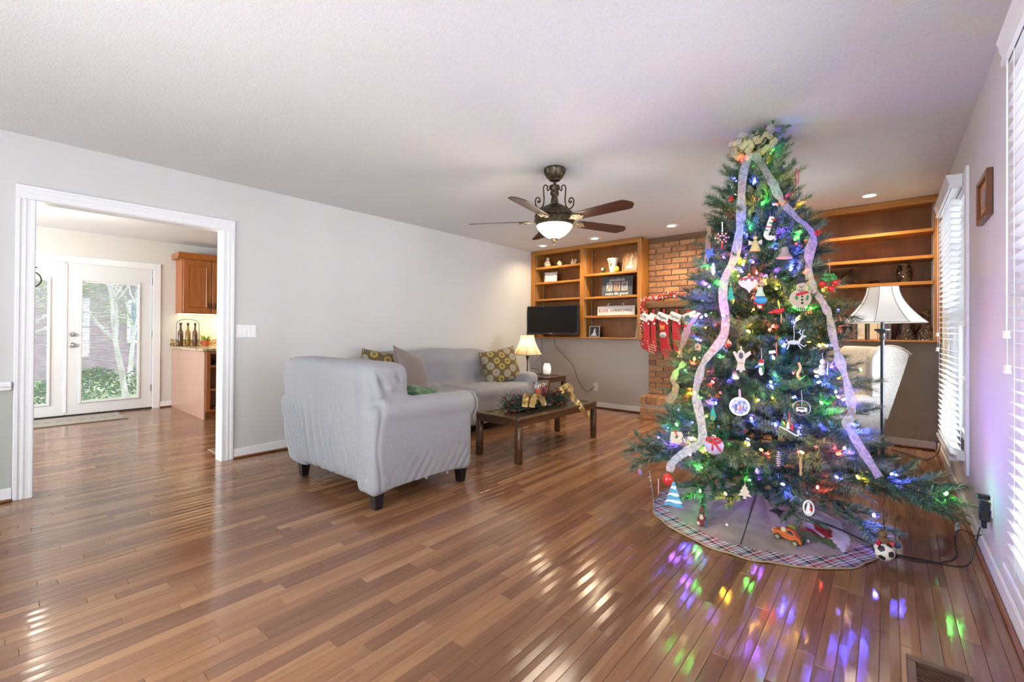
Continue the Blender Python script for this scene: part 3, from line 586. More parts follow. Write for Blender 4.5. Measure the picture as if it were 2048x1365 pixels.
# stockings
red_f = P('red_felt', (.52, .012, .02), .85, sheen=.3); wcuff = P('white_plush', (.80, .77, .72), .9, sheen=.4); blkt = P('black_thread', (.02, .02, .02), .8)
def stocking(label, x, z, wd, tall, cuff_rot, body_m, deco, txt, flip=1, y=5.60, rz=0.):
    t = thing('christmas_stocking', label, 'stocking', (x, y, z), rz, 'stockings hung from the mantel')
    B().box(-.008, .008, -.004, .004, -.07, .0).obj('hanging_loop', red_f, t)
    h = wd/2
    body = [(-h*.75, -.10), (h*.85, -.10), (h*.9, -.20), (h*.75, -tall*.62), (h*1.05, -tall*.78), (h*1.5*flip if flip > 0 else h*.7, -tall*.9), (h*1.1, -tall), (h*.2, -tall*.985), (-h*.45, -tall*.86), (-h*.65, -tall*.6)]
    B().prism([(p[0], p[1]) for p in body], -.022, .022, bev=.008).obj('body', body_m, t)
    M_ = T(0, 0, -.06) @ RY(cuff_rot)
    B().prism([(-h*.9, .0), (h*1.15, .0), (h*1.2, -.085), (h*.9, -.10), (h*.6, -.088), (h*.3, -.102), (0, -.09), (-h*.35, -.103), (-h*.6, -.09), (-h*.95, -.10)], -.030, .030, M=M_, bev=.006).obj('cuff', wcuff, t)
    if txt: o = text(txt, t, (M_ @ Vector((0, -.032, -.045))), .05, blkt, shear=.3); o.rotation_euler = (pi/2, cuff_rot, 0)
    if deco == 'bear':
        B().ball((-.01, -.034, -tall*.40), (.032, .02, .032)).ball((-.034, -.034, -tall*.40+.03), .012).ball((.014, -.034, -tall*.40+.03), .012).obj('bear_head', P('orange_plush', (.55, .18, .04), .9), t)
        B().ball((0, -.034, -tall*.54), (.045, .022, .04)).obj('bear_body', P('grey_plush', (.45, .42, .42), .9), t)
        for k in range(4): B().box(-.03, .055, -.027, .027, -tall*.80-k*.028, -tall*.80-k*.028+.013, .003, M=RY(.3)).obj('toe_stripe', P('toe_stripe_tan', (.50, .30, .20), .9), t)
    if deco == 'snowman':
        B().ball((.0, -.034, -tall*.36), (.036, .02, .034)).ball((0, -.034, -tall*.56), (.045, .022, .06)).obj('snowman_plush', P('pink_white_plush', (.62, .52, .50), .9), t)
        B().box(-.03, .03, -.060, -.045, -tall*.47, -tall*.43, .004).box(.0, .022, -.062, -.048, -tall*.62, -tall*.46, .004).obj('scarf', red_f, t)
        B().prism([(-.035, -tall*.30), (.035, -tall*.30), (.02, -tall*.2), (-.02, -tall*.2)], -.055, -.03, bev=.004).obj('hat', P('brown_felt', (.10, .04, .03), .9), t)
    if deco == 'trim':
        for k in range(5): B().ball((h*.4+.006*k, -.024, -tall*.74-.028*k), .007).obj('bead_trim', P('silver_bead', (.8, .8, .8), .3, .6), t)
    B().ball((h*.7, -.030, -.19), .013).obj('pompom', wcuff, t)
    return t
stocking('red stocking with white plush cuff, nearest the bookcase', 2.005, 1.445, .105, .56, .50, red_f, 'trim', 'M', 1)
stocking('narrow red stocking seen edge-on, second from the bookcase', 2.095, 1.445, .075, .57, .42, red_f, 'trim', '', 1)
stocking('red stocking with plush bear and striped toe', 2.235, 1.445, .15, .62, .40, red_f, 'bear', 'Megan', 1)
stocking('plain red stocking with embroidered cuff beside the tree', 2.395, 1.445, .14, .58, .42, red_f, 'trim', 'Taylor', -1)
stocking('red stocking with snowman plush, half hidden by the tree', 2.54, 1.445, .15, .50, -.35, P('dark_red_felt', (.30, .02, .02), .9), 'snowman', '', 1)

# ------------------------------------------------------------------ shelf contents, left bookcase
cream = noisy(P('cream_ceramic', (.75, .62, .42), .4), (.55, .40, .22), (.85, .74, .55), (60, 60, 60), 3, bump=.4, dist=.004)
Y0 = 5.80
def fig(name, label, x, z, balls, mat_, cat='figurine', y=Y0, rz=0, extra=None):
    t = thing(name, label, cat, (x, y, z), rz); b = B()
    for c_, r_ in balls: b.ball(c_, r_, seg=10)
    b.lathe([(0, 0), (max(.02, balls[0][1][0] if isinstance(balls[0][1], tuple) else balls[0][1])*1.0, 0), (.02, .012)], 14)
    b.obj('body', mat_, t); return t
t = fig('angel_figurine', 'large cream ceramic figurine on the left bay top shelf', .268, 2.177, [((0, 0, .035), (.058, .045, .04)), ((-.005, 0, .08), (.042, .035, .045)), ((.0, 0, .135), (.028, .026, .028)), ((-.04, -.01, .06), (.02, .02, .03))], cream)
t = fig('cottage_figurine', 'small cream cottage figurine in the middle of top shelf', .50, 2.177, [((0, 0, .02), (.036, .03, .028))], cream)
B().prism([(-.05, .035), (.05, .035), (.008, .085), (-.008, .085)], -.03, .03, bev=.006).obj('roof', cream, t)
t = fig('bird_figurine', 'cream pair of bird figurines beside the middle stile', .755, 2.177, [((-.025, 0, .03), (.03, .025, .035)), ((-.025, 0, .075), (.016, .015, .018)), ((.035, 0, .065), (.026, .02, .02)), ((.02, 0, .035), (.02, .02, .03))], cream)
def pframe(name, label, x, y, z, w_, h_, fm, pm, rz=0, lean=.12, rim=.018, inner=None, cat='picture frame'):
    t = thing(name, label, cat, (x, y, z+.002), rz); t.rotation_euler = (-lean, 0, rz)
    for xa, xb, za, zb in ((-w_/2, -w_/2+rim, 0, h_), (w_/2-rim, w_/2, 0, h_), (-w_/2+rim, w_/2-rim, 0, rim), (-w_/2+rim, w_/2-rim, h_-rim, h_)): B().box(xa, xb, 0, .016, za, zb, .003).obj('frame_side', fm, t)
    B().box(-w_/2+rim, w_/2-rim, .008, .013, rim, h_-rim).obj('photo', pm, t); return t
sketch = noisy(P('pale_print', (.75, .72, .72), .5), (.55, .50, .52), (.82, .80, .80), (25, 25, 25), 3)
t = pframe('framed_photo', 'silver photo frame with pale print in the left bay', .315, 5.80, 1.937, .235, .165, noisy(P('chequer_frame', (.6, .58, .5), .3, .4), (.25, .22, .17), (.85, .82, .75), (70, 70, 70), 1, .45, .55), sketch, .08)
t = thing('painted_egg', 'dark green painted egg with flowers left of the white vase', 'egg', (1.258, Y0, 1.997)); B().lathe([(0, 0), (.022, 0), (.02, .012)], 12).ball((0, 0, .058), (.034, .034, .046)).obj('shell', P('green_egg', (.03, .07, .03), .3), t)
B().ball((-.004, -.026, .06), (.018, .011, .024)).obj('painted_flower', P('pink_paint', (.7, .4, .35), .4), t)
t = thing('ceramic_vase', 'white flared ceramic vase with painted flowers on shelf', 'vase', (1.395, Y0+.03, 1.997)); B().lathe([(0, 0), (.05, 0), (.052, .012), (.038, .02), (.05, .06), (.062, .14), (.08, .205), (.078, .21), (.068, .20), (.05, .15)], 26, cap=False).obj('body', P('white_glaze', (.80, .77, .68), .2), t)
for k, (a, z, c_) in enumerate(((-1.9, .14, 'r'), (-1.6, .12, 'g'), (-1.75, .17, 'r'), (-1.45, .15, 'o'), (-1.7, .10, 'g'), (-1.35, .12, 'r'))): 
    q = .052+.02*(z-.06)/.08; B().ball((q*cos(a), q*sin(a), z), (.010, .006, .012), seg=8).obj('painted_petal', P('petal_'+c_, {'r': (.6, .12, .06), 'g': (.12, .2, .05), 'o': (.75, .35, .1)}[c_], .5), t)
t = thing('painted_egg', 'yellow painted egg right of the white vase', 'egg', (1.488, Y0-.03, 1.997)); B().ball((0, 0, .043), (.038, .034, .042)).obj('shell', P('yellow_egg', (.75, .55, .06), .35), t); B().ball((0, -.026, .045), (.02, .01, .02)).obj('painted_flower', P('green_paint', (.2, .3, .05), .4), t)
gold = noisy(P('bronze_relief', (.35, .16, .07), .45), (.26, .10, .04), (.42, .20, .09), (9, 9, 9), 2)
t = pframe('framed_photo', 'wooden framed picture of a white-gowned figure, top right shelf', 1.665, 5.78, 1.997, .25, .285, book_w[2], gold, -.18, .22, .02)
B().prism([(-.075, .04), (.055, .04), (.03, .09), (.015, .15), (.02, .20), (.035, .215), (.018, .225), (.012, .25), (-.004, .25), (-.004, .215), (-.012, .20), (-.004, .15), (-.03, .10), (-.07, .06)], .002, .008, M=T(.01, 0, 0)).obj('gown_figure', P('ivory_paint', (.78, .66, .42), .5), t)
# grandkids frame
slate = P('slate_board', (.055, .065, .075), .5)
t = thing('photo_board', 'dark board with three photos reading grandkids make life grand', 'photo board', (1.47, 5.80, 1.661)); t.rotation_euler = (-.10, 0, .05)
B().box(-.235, .235, 0, .018, 0, .285, .003).obj('board', slate, t)
for k in range(3):
    xa = -.115+k*.115
    B().box(xa-.044, xa+.044, -.006, .001, .075, .20, .002).obj('photo_mat', P('photo_rim', (.62, .52, .50), .5), t)
    B().box(xa-.037, xa+.037, -.0075, -.005, .082, .193).obj('photo', noisy(P('photo_%d' % k, (.3, .2, .15), .4), (.10, .09, .09), ((.45, .45, .42), (.45, .22, .12), (.35, .35, .42))[k], (30, 30, 30), 4), t)
text('grandkids', t, (0, -.004, .235), .062, P('pink_lettering', (.75, .62, .62), .5)); text('make life grand', t, (0, -.004, .035), .056, P('white_lettering', (.85, .82, .75), .5))
# I LOVE CHRISTYMAS sign
t = thing('wooden_sign', 'whitewashed plank sign reading I LOVE CHRISTYMAS', 'sign', (1.475, 5.76, 1.386)); t.rotation_euler = (-.08, 0, .04)
B().box(-.285, .285, 0, .02, 0, .135, .003).obj('board', P('whitewash', (.62, .58, .56), .6), t)
text('I', t, (-.250, -.003, .068), .082, slate); text('LOVE', t, (-.188, -.003, .068), .062, P('sign_red', (.45, .04, .03), .6)); text('CHRISTYMAS', t, (.080, -.003, .068), .0555, slate)
t = thing('family_word', 'white cut-out word family standing behind the plank sign', 'word sign', (1.44, 5.90, 1.386)); text('family', t, (0, 0, .125), .15, P('word_white', (.7, .68, .64), .5), ext=.006); B().box(-.2, .2, -.012, .012, 0, .045, .002).obj('base', P('word_white', (.7, .68, .64), .5), t)
t = pframe('framed_photo', 'white framed photo of a dancer in the bottom right bay', 1.11, 5.80, 1.07, .17, .165, P('pewter', (.45, .42, .38), .35, .3), P('black_photo', (.03, .02, .025), .4), .10, .08, .012)
B().prism([(-.055, .02), (.035, .02), (.012, .075), (.018, .11), (.01, .13), (.0, .125), (-.006, .10), (-.02, .06)], .002, .008).obj('dancer', P('photo_white', (.75, .75, .78), .5), t)
t = pframe('framed_photo', 'narrow cream frame leaning at the right end of bottom shelf', 1.765, 5.80, 1.07, .14, .21, cream, P('tan_print', (.35, .25, .15), .5), -.95, .15, .014)
# television
t = thing('television', 'flat black television in front of the left bookcase bay', 'television', (.485, 5.60, 1.105), .012)
B().box(-.47, .47, 0, .045, 0, .445, .006).obj('case', blk, t)
B().box(-.452, .452, -.0015, .001, .03, .43).obj('screen', P('tv_screen', (.002, .002, .003), .22, spec=.3), t)
B().box(-.47, .47, -.004, .0, .0, .028, .002).obj('bezel', P('bezel_gloss', (.02, .012, .012), .2), t)
B().box(-.04, .02, -.006, -.003, .014, .020).obj('badge', P('badge_silver', (.6, .6, .6), .3, .5), t); B().box(.0, .03, -.005, 0, -.008, .0, .001).obj('indicator', P('indicator_red', (.5, .02, .02), .4), t)
B().box(-.05, .05, .045, .16, .12, .32).obj('wall_bracket', blk, t)
tag(B().tube(smoothpts([(.505, 5.66, 1.10), (.51, 5.67, .93), (.56, 5.80, .80), (.66, 5.93, .62), (.74, 5.96, .40), (.84, 5.97, .26), (.93, 5.96, .24), (.985, 5.965, .285), (1.02, 5.98, .325)], 8), .0035, 6).obj('television_cable', blk), 'thin black cable curving from the television to the outlet', 'cable')
tag(B().tube(smoothpts([(.205, 5.70, 1.05), (.20, 5.75, .90), (.18, 5.72, .75), (.33, 5.30, .62), (.47, 5.12, .56)], 8), .003, 6).obj('television_cable', blk), 'black cable dropping behind the small table lamp', 'cable')

# ------------------------------------------------------------------ shelf contents, right bookcase
t = thing('glass_compote', 'footed cut-glass compote bowl on the right bookcase shelf', 'bowl', (4.035, 5.80, 1.642))
B().lathe([(.045, 0), (.045, .006), (.016, .012), (.014, .075), (.03, .09), (.075, .115), (.105, .155), (.112, .162), (.100, .156), (.06, .115), (.0, .10)], 28, cap=False).obj('bowl', cut_m, t)
t = thing('glass_dish', 'low amber glass leaf dish next to the compote', 'dish', (4.235, 5.80, 1.642))
B().lathe([(.03, 0), (.06, .006), (.10, .030), (.105, .034), (.09, .028), (.05, .012), (0, .010)], 24, cap=False, wob=lambda a, z: 1+.12*cos(5*a)).obj('dish', cut_m, t); B().ball((0, 0, .03), (.03, .03, .022), seg=8).obj('glass_lid', cut_m, t)
t = thing('glass_vase', 'cut-glass vase standing alone near the right bookcase stile', 'vase', (4.545, 5.80, 1.642)); B().lathe([(0, 0), (.042, 0), (.052, .03), (.060, .08), (.052, .14), (.043, .17), (.046, .185), (.042, .18), (.05, .13), (.045, .02)], 24, cap=False, wob=lambda a, z: 1+.03*cos(10*a)).obj('body', cut_m, t)
t = thing('glass_pitcher', 'cut-glass pitcher behind the floor lamp pole', 'pitcher', (4.56, 5.82, 1.081)); B().lathe([(0, 0), (.085, 0), (.08, .04), (.055, .16), (.05, .22), (.058, .26), (.05, .25), (.045, .18), (.07, .03)], 24, cap=False, wob=lambda a, z: 1+.03*cos(9*a)).obj('body', cut_m, t); B().tube(smoothpts([(.05, 0, .23), (.10, 0, .20), (.105, 0, .13), (.07, 0, .09)], 5), .007, 8).obj('handle', cut_m, t)
t = thing('glass_decanter', 'bell-shaped cut-glass decanter with round stopper', 'decanter', (4.695, 5.80, 1.081)); B().lathe([(0, 0), (.078, 0), (.076, .03), (.058, .09), (.045, .13), (.03, .16), (.026, .20), (.036, .215), (.032, .218)], 24, wob=lambda a, z: 1+.03*cos(10*a)).obj('body', cut_m, t); B().lathe([(.02, .215), (.018, .228)], 12).ball((0, 0, .262), (.036, .03, .036)).obj('stopper', cut_m, t)
plaid_r = P('book_red', (.28, .03, .035), .6); plaid_b = P('book_blue', (.03, .07, .12), .6); gilt = P('gilt_line', (.65, .55, .35), .4, .4)
books = [(3.985, .045, .26, (.62, .53, .40), 'cream spined book beside the tree'), (4.045, .05, .235, None, 'red tartan spined book'), (4.105, .05, .24, 'b', 'blue tartan spined book'), (4.160, .038, .19, (.12, .09, .07), 'dark brown worn book left of two cream books'), (4.215, .06, .20, (.66, .60, .50), 'thick cream book under the lamp shade'),
         (4.268, .022, .19, (.10, .09, .08), 'thin black book between the cream books'), (4.313, .06, .21, (.70, .60, .46), 'ivory book nearest behind the lamp pole'), (4.362, .032, .20, (.62, .50, .34), 'tan book right behind the lamp pole'), (4.402, .042, .215, (.12, .07, .16), 'purple spined book right of the lamp pole'), (4.438, .022, .21, (.12, .13, .15), 'charcoal book at the right end of the row'),
         (3.93, .05, .25, (.5, .42, .32), 'beige book mostly hidden by the tree')]
for x_, wd, h_, c_, lb in books:
    t = thing('book', lb+' on the bottom shelf', 'book', (x_, 5.78, 1.081), 0, 'books on the right bookcase bottom shelf')
    m_ = plaid_r if c_ is None else plaid_b if c_ == 'b' else P('book_%.3f' % x_, c_, .6)
    B().box(-wd/2, wd/2, 0, .004, 0, h_, .002).box(-wd/2, -wd/2+.003, .003, .15, 0, h_).box(wd/2-.003, wd/2, .003, .15, 0, h_).obj('cover', m_, t); B().box(-wd/2+.003, wd/2-.003, .006, .147, .003, h_-.004).obj('pages', P('paper', (.75, .70, .60), .8), t)
    if c_ is None or c_ == 'b':
        for k in range(4): B().box(-wd/2+.002, wd/2-.002, -.0012, .0005, .03+k*.055, .034+k*.055).obj('spine_line', gilt, t)
        B().box(-.002, .002, -.0012, .0005, .01, h_-.01).obj('spine_line', gilt, t)

# ------------------------------------------------------------------ upholstery helpers
def soft(bld, name, mat_, parent, voxel=.016, it=8, disp=None, loc=None):
    o = bld.obj('tmp', mat_); md = o.modifiers.new('r', 'REMESH'); md.mode = 'VOXEL'; md.voxel_size = voxel
    sm_ = o.modifiers.new('s', 'SMOOTH'); sm_.iterations = it; sm_.factor = .6
    dg = bpy.context.evaluated_depsgraph_get(); dg.update(); me = bpy.data.meshes.new_from_object(o.evaluated_get(dg)); bpy.data.objects.remove(o)
    if disp:
        n = len(me.vertices); co = np.empty(n*3); no = np.empty(n*3); me.vertices.foreach_get('co', co); me.vertices.foreach_get('normal', no)
        co = co.reshape(-1, 3); no = no.reshape(-1, 3); co = disp(co, no); me.vertices.foreach_set('co', co.ravel())
    me.polygons.foreach_set('use_smooth', [True]*len(me.polygons)); me.materials.clear(); me.materials.append(mat_); me.update()
    return link(name, me, parent, loc)
sstep = lambda a, b_, x: np.clip((x-a)/(b_-a), 0, 1)**2*(3-2*np.clip((x-a)/(b_-a), 0, 1))
# loveseat: faces the bookcase wall, its back to the camera
t = thing('loveseat', 'light grey slipcovered loveseat with its back to the camera and black tapered legs', 'loveseat', (0, 0, 0))
b = B()
b.box(.62, 1.925, 1.56, 1.90, .12, .925, .09, seg=4)
b.box(.575, .82, 1.555, 2.42, .10, .62, .05, seg=3).box(1.78, 2.0, 1.548, 2.42, .085, .65, .05, seg=3)
for xx in (.70, 1.915): b.tube([(xx, 1.64, .60), (xx, 2.43, .585)], .098, 20)
b.box(.82, 1.86, 1.80, 2.40, .11, .47, .06, seg=3).box(.86, 1.34, 1.85, 2.43, .40, .52, .05, seg=3).box(1.36, 1.82, 1.85, 2.43, .40, .52, .05, seg=3)
def dl(co, no):
    x, y, z = co[:, 0].copy(), co[:, 1].copy(), co[:, 2].copy()
    back = sstep(-.3, -.75, no[:, 1]); right = sstep(.4, .8, no[:, 0]); left = sstep(-.3, -.8, no[:, 0])
    # taper of the left end and lifted hem between the legs
    co[:, 0] += .27*np.clip((.72-z)/.62, 0, 1)*sstep(1.30, .65, x)
    # fanned folds on the lower left of the back
    ph = (x-.66-.33*(.86-z))*1.0; fold = np.sin(2*np.pi*(ph/.085+.55*np.sin(ph*9)))*.5+.5; fold = fold**2.2
    amp = .052*sstep(.80, .30, z)*sstep(1.95, 1.2, x)*sstep(.10, .16, z); co[:, 1] += back*amp*(fold-.5)*1.0
    f2 = (np.sin(2*np.pi*((x-.30*(.9-z))/.038))*.5+.5)**3; co[:, 1] += back*.022*sstep(.45, .16, z)*sstep(.7, 1.1, x)*sstep(1.98, 1.85, x)*f2
    # long vertical groove near the right back corner
    g = np.exp(-((x-(1.80+.05*(.6-z)))/.018)**2); co[:, 1] += back*.020*g*sstep(.86, .70, z)*sstep(.15, .3, z)
    g = np.exp(-((x-1.86)/.012)**2); co[:, 1] -= back*.010*g*sstep(.88, .70, z)
    # diagonal drag folds on the right side panel
    d_ = (y-1.56)-.75*(z-.05); f3 = (np.sin(2*np.pi*d_/.075)*.5+.5)**3
    co[:, 0] -= right*.009*f3*sstep(.45, .15, z)*sstep(1.6, 1.7, y)*sstep(.09, .14, z)*(.35+.65*(np.sin(y*17)*.5+.5))
    g = np.exp(-((y-1.60-.012*np.sin(z*12))/.011)**2); co[:, 0] -= right*.009*g*sstep(.80, .6, z)
    # gathered crumples where the back meets the arm
    for (cx_, cy_, cz_, ax_, az_, am) in ((1.93, 1.66, .80, .018, .05, .030), (1.93, 1.72, .76, .03, .02, -.022), (1.93, 1.79, .82, .015, .035, .026), (1.93, 1.64, .72, .03, .03, -.020), (1.93, 1.74, .88, .05, .02, -.012), (1.93, 1.70, .69, .06, .012, .018), (1.90, 1.585, .82, .02, .06, .02)):
        yy = y-cy_+.35*(z-cz_); co[:, 0] -= am*np.exp(-(yy/ax_)**2-((z-cz_)/az_)**2)*sstep(1.6, 1.8, x)
    # hem
    hem = sstep(.135, .095, z); co[:, 2] += hem*.035*np.sin(np.pi*np.clip((x-.85)/1.12, 0, 1))*sstep(1.70, 1.58, y)
    co[:, 2] += hem*.045*np.sin(np.pi*np.clip((y-1.58)/.80, 0, 1))*sstep(1.85, 1.95, x)
    return co
soft(b, 'slipcover', cover_m, t, .0125, 10, dl)
for xx, yy in ((1.935, 1.62), (.91, 1.63), (1.94, 2.34), (.91, 2.34)): B().taper(xx, yy, .001, .16, .026, .040, ox=0, oy=0).obj('leg', blkleg, t)
tp = [(1.895+.03*cos(a), 2.452, .56+.115*sin(a)) for a in np.linspace(-.6, pi*1.0, 12)]
B().tube([(1.975, 2.445, .47)]+[(1.905+.098*cos(a), 2.458, .578+.098*sin(a)) for a in np.linspace(-.7, pi+.3, 16)]+[(1.82, 2.45, .5)], .006, 6).obj('arm_piping', cover_m, t)
for p, rr_ in (((1.93, 1.548, .20), .2), ((1.985, 1.98, .128), 1.4), ((1.985, 2.17, .118), 1.5)): B().box(-.008, .008, -.0006, .0006, -.014, .006, M=T(*p) @ RZ(rr_) @ RY(.3)).obj('care_label', P('label_white', (.38, .38, .38), .6), t)
# sofa along the left wall
t = thing('sofa', 'long grey slipcovered sofa along the left wall', 'sofa', (0, 0, 0))
b = B(); b.box(.06, .36, 2.44, 4.58, .09, .86, .09, seg=4).tube([(.20, 2.62, .80), (.20, 3.0, .825), (.20, 3.6, .835), (.20, 4.1, .825), (.20, 4.42, .785)], .10, 16)
b.box(.08, .96, 2.36, 2.58, .09, .60, .07, seg=3).box(.08, .985, 4.43, 4.64, .09, .62, .07, seg=3)
b.box(.20, .97, 2.50, 4.50, .09, .42, .06, seg=3)
b.box(.30, .985, 2.56, 3.49, .36, .50, .055, seg=3).box(.30, .985, 3.51, 4.44, .36, .505, .055, seg=3)
def ds(co, no):
    x, y, z = co[:, 0], co[:, 1], co[:, 2]; co[:, 2] += .006*np.sin(y*9+x*5)*sstep(.4, .5, z); co[:, 0] += .008*np.sin(y*13+z*6)*sstep(.3, .8, no[:, 0]); return co
soft(b, 'slipcover', sofa_m, t, .018, 9, ds)
for xx, yy in ((.14, 2.45), (.14, 4.55), (.90, 2.45), (.90, 4.55)): B().taper(xx, yy, .001, .13, .025, .034).obj('leg', blkleg, t)

# cushions
def pillow(name, label, loc, w_, h_, th, mats, rot, n=26, crumple=0., seed=0):
    t = thing(name, label, 'cushion', loc); t.rotation_euler = rot; vs = []; fs = []
    for side in (1, -1):
        base = len(vs)
        for j in range(n+1):
            for i in range(n+1):
                u = 2*i/n-1; v = 2*j/n-1; pin = 1-.05*(1-abs(v)**2)*abs(u)**3; pin2 = 1-.05*(1-abs(u)**2)*abs(v)**3
                d_ = th*((1-u*u)**.45)*((1-v*v)**.45)*(1+crumple*noise.noise((u*2.2+seed, v*2.2, side)))
                vs.append((u*w_/2*pin, side*d_/2, v*h_/2*pin2))
        for j in range(n):
            for i in range(n):
                a = base+j*(n+1)+i; q = (a, a+1, a+n+2, a+n+1); fs.append(q if side < 0 else q[::-1])
    bb = B(); bb.raw(vs, fs); bmesh.ops.remove_doubles(bb.bm, verts=bb.bm.verts, dist=1e-5); bb.obj('fill_cover', mats[0], t, smooth=80)
    loop = []
    for k in range(4*n):
        s_, q = divmod(k, n); q = 2*q/n-1; u, v = ((q, -1), (1, q), (-q, 1), (-1, -q))[s_]
        loop.append((u*w_/2*(1-.05*(1-abs(v)**2)*abs(u)**3), 0, v*h_/2*(1-.05*(1-abs(u)**2)*abs(v)**3)))
    B().tube(loop+[loop[0]], .004, 6).obj('piping', mats[-1], t); return t
def ringmat():
    m = P('ring_print_fabric', (.2, .13, .05), .8, sheen=.2); n, l = nt(m); tc = n.new('ShaderNodeTexCoord'); mp = n.new('ShaderNodeMapping'); mp.inputs['Scale'].default_value = (9.2, 0, 9.2); mp.inputs['Location'].default_value = (.3, .06, .2)
    mp.inputs['Rotation'].default_value = (0, .5, 0)
    l.new(tc.outputs['Object'], mp.inputs[0]); v = n.new('ShaderNodeTexVoronoi'); v.inputs['Scale'].default_value = 1; v.inputs['Randomness'].default_value = .12; l.new(mp.outputs[0], v.inputs[0])
    cr = n.new('ShaderNodeValToRGB'); cr.color_ramp.interpolation = 'CONSTANT'; e = cr.color_ramp.elements; bgc = (.115, .075, .025, 1)
    e[0].position = 0; e[0].color = (.08, .055, .03, 1); e[1].position = .44; e[1].color = bgc
    for p_, c_ in ((.05, (.30, .27, .20, 1)), (.12, (.24, .21, .15, 1)), (.20, (.33, .30, .22, 1)), (.30, (.19, .15, .07, 1)), (.34, (.33, .30, .20, 1))): q = e.new(p_); q.color = c_
    l.new(v.outputs['Distance'], cr.inputs[0]); cr2 = n.new('ShaderNodeValToRGB'); cr2.color_ramp.interpolation = 'CONSTANT'; e = cr2.color_ramp.elements
    e[0].position = 0; e[0].color = (.16, .115, .035, 1); e[1].position = .40; e[1].color = bgc; q = e.new(.20); q.color = (.42, .31, .06, 1); q = e.new(.33); q.color = (.20, .14, .04, 1)
    l.new(v.outputs['Distance'], cr2.inputs[0]); sc = n.new('ShaderNodeSeparateColor'); l.new(v.outputs['Color'], sc.inputs[0]); gt = n.new('ShaderNodeMath'); gt.operation = 'GREATER_THAN'; gt.inputs[1].default_value = .5; l.new(sc.outputs[0], gt.inputs[0])
    mx = n.new('ShaderNodeMix'); mx.data_type = 'RGBA'; l.new(gt.outputs[0], mx.inputs[0]); l.new(cr.outputs[0], mx.inputs[6]); l.new(cr2.outputs[0], mx.inputs[7]); l.new(mx.outputs[2], bsdf(m).inputs['Base Color']); return m
ring_m = ringmat(); brown_p = P('brown_piping', (.10, .07, .03), .8); mauve = P('mauve_velour', (.20, .155, .14), .85, sheen=.5)
pillow('throw_pillow', 'olive ring-print pillow leaning at the lamp end of the sofa', (.60, 4.30, .70), .50, .44, .17, (ring_m, brown_p), (rad(-17), rad(-10), rad(66)))
pillow('throw_pillow', 'olive ring-print pillow behind the mauve pillow', (.36, 2.70, .705), .48, .44, .15, (ring_m, brown_p), (rad(-18), rad(10), rad(60)))
pillow('throw_pillow', 'large mauve velour pillow leaning at the near end of sofa', (.60, 2.90, .70), .50, .50, .19, (mauve, P('mauve_piping', (.13, .09, .08), .8)), (rad(-24), rad(16), rad(106)))
pillow('throw_pillow', 'green crumpled pillow lying inside the loveseat arm', (1.46, 2.20, .60), .44, .26, .15, (P('green_satin', (.065, .17, .07), .45, sheen=.4), P('green_piping', (.10, .22, .10), .6)), (rad(-62), rad(0), rad(8)), crumple=.9, seed=3)

# tables
def ptable(name, label, x0, x1, y0, y1, h, glass):
    t = thing(name, label, 'table', (0, 0, 0)); lw = .058; c = .018; rimw = .062
    def oct_(xa, xb, ya, yb, c_): return [(xa+c_, ya), (xb-c_, ya), (xb, ya+c_), (xb, yb-c_), (xb-c_, yb), (xa+c_, yb), (xa, yb-c_), (xa, ya+c_)]
    for i, xx in enumerate((x0, x1-lw)):
        for j, yy in enumerate((y0, y1-lw)):
            B().prism(oct_(xx, xx+lw, yy, yy+lw, .009), .001, h-.075, ax='z', bev=.002).box(xx+lw*.38, xx+lw*.62, yy-.002, yy, .02, h-.08).obj('leg', dark_w, t)
    b = B(); z0, z1 = h-.074, h-.022
    b.box(x0+.008, x1-.008, y0+.006, y0+.028, z0, z1).box(x0+.008, x1-.008, y1-.028, y1-.006, z0, z1).box(x0+.006, x0+.028, y0+.02, y1-.02, z0, z1).box(x1-.028, x1-.006, y0+.02, y1-.02, z0, z1); b.obj('apron', dark_w, t)
    bb = B(); ou = oct_(x0-.004, x1+.004, y0-.004, y1+.004, c); ii = oct_(x0+rimw, x1-rimw, y0+rimw, y1-rimw, .008); vs = [(p[0], p[1], z) for z in (h-.022, h) for p in ou]+[(p[0], p[1], z) for z in (h-.022, h) for p in ii]; fs = []
    for k in range(8):
        k2 = (k+1) % 8; fs += [(k, k2, 8+k2, 8+k), (8+k, 8+k2, 24+k2, 24+k), (24+k, 24+k2, 16+k2, 16+k), (16+k, 16+k2, k2, k)]
    bb.raw(vs, fs); bmesh.ops.recalc_face_normals(bb.bm, faces=bb.bm.faces[:]); bmesh.ops.bevel(bb.bm, geom=[e_ for e_ in bb.bm.edges], offset=.003, segments=1, affect='EDGES'); bb.obj('top_frame', dark_w, t)
    B().box(x0+rimw-.004, x1-rimw+.004, y0+rimw-.004, y1-rimw+.004, h-.016, h-.006).obj('glass_inset', P('dark_glass_top', (.05, .038, .022), .05, spec=.8), t)
    return t
ptable('coffee_table', 'dark wooden coffee table with glass inset before the sofa', 1.495, 2.02, 2.945, 4.28, .392, 1)
ptable('end_table', 'small dark wooden end table between sofa and back wall', .52, 1.09, 4.67, 5.10, .555, 1)
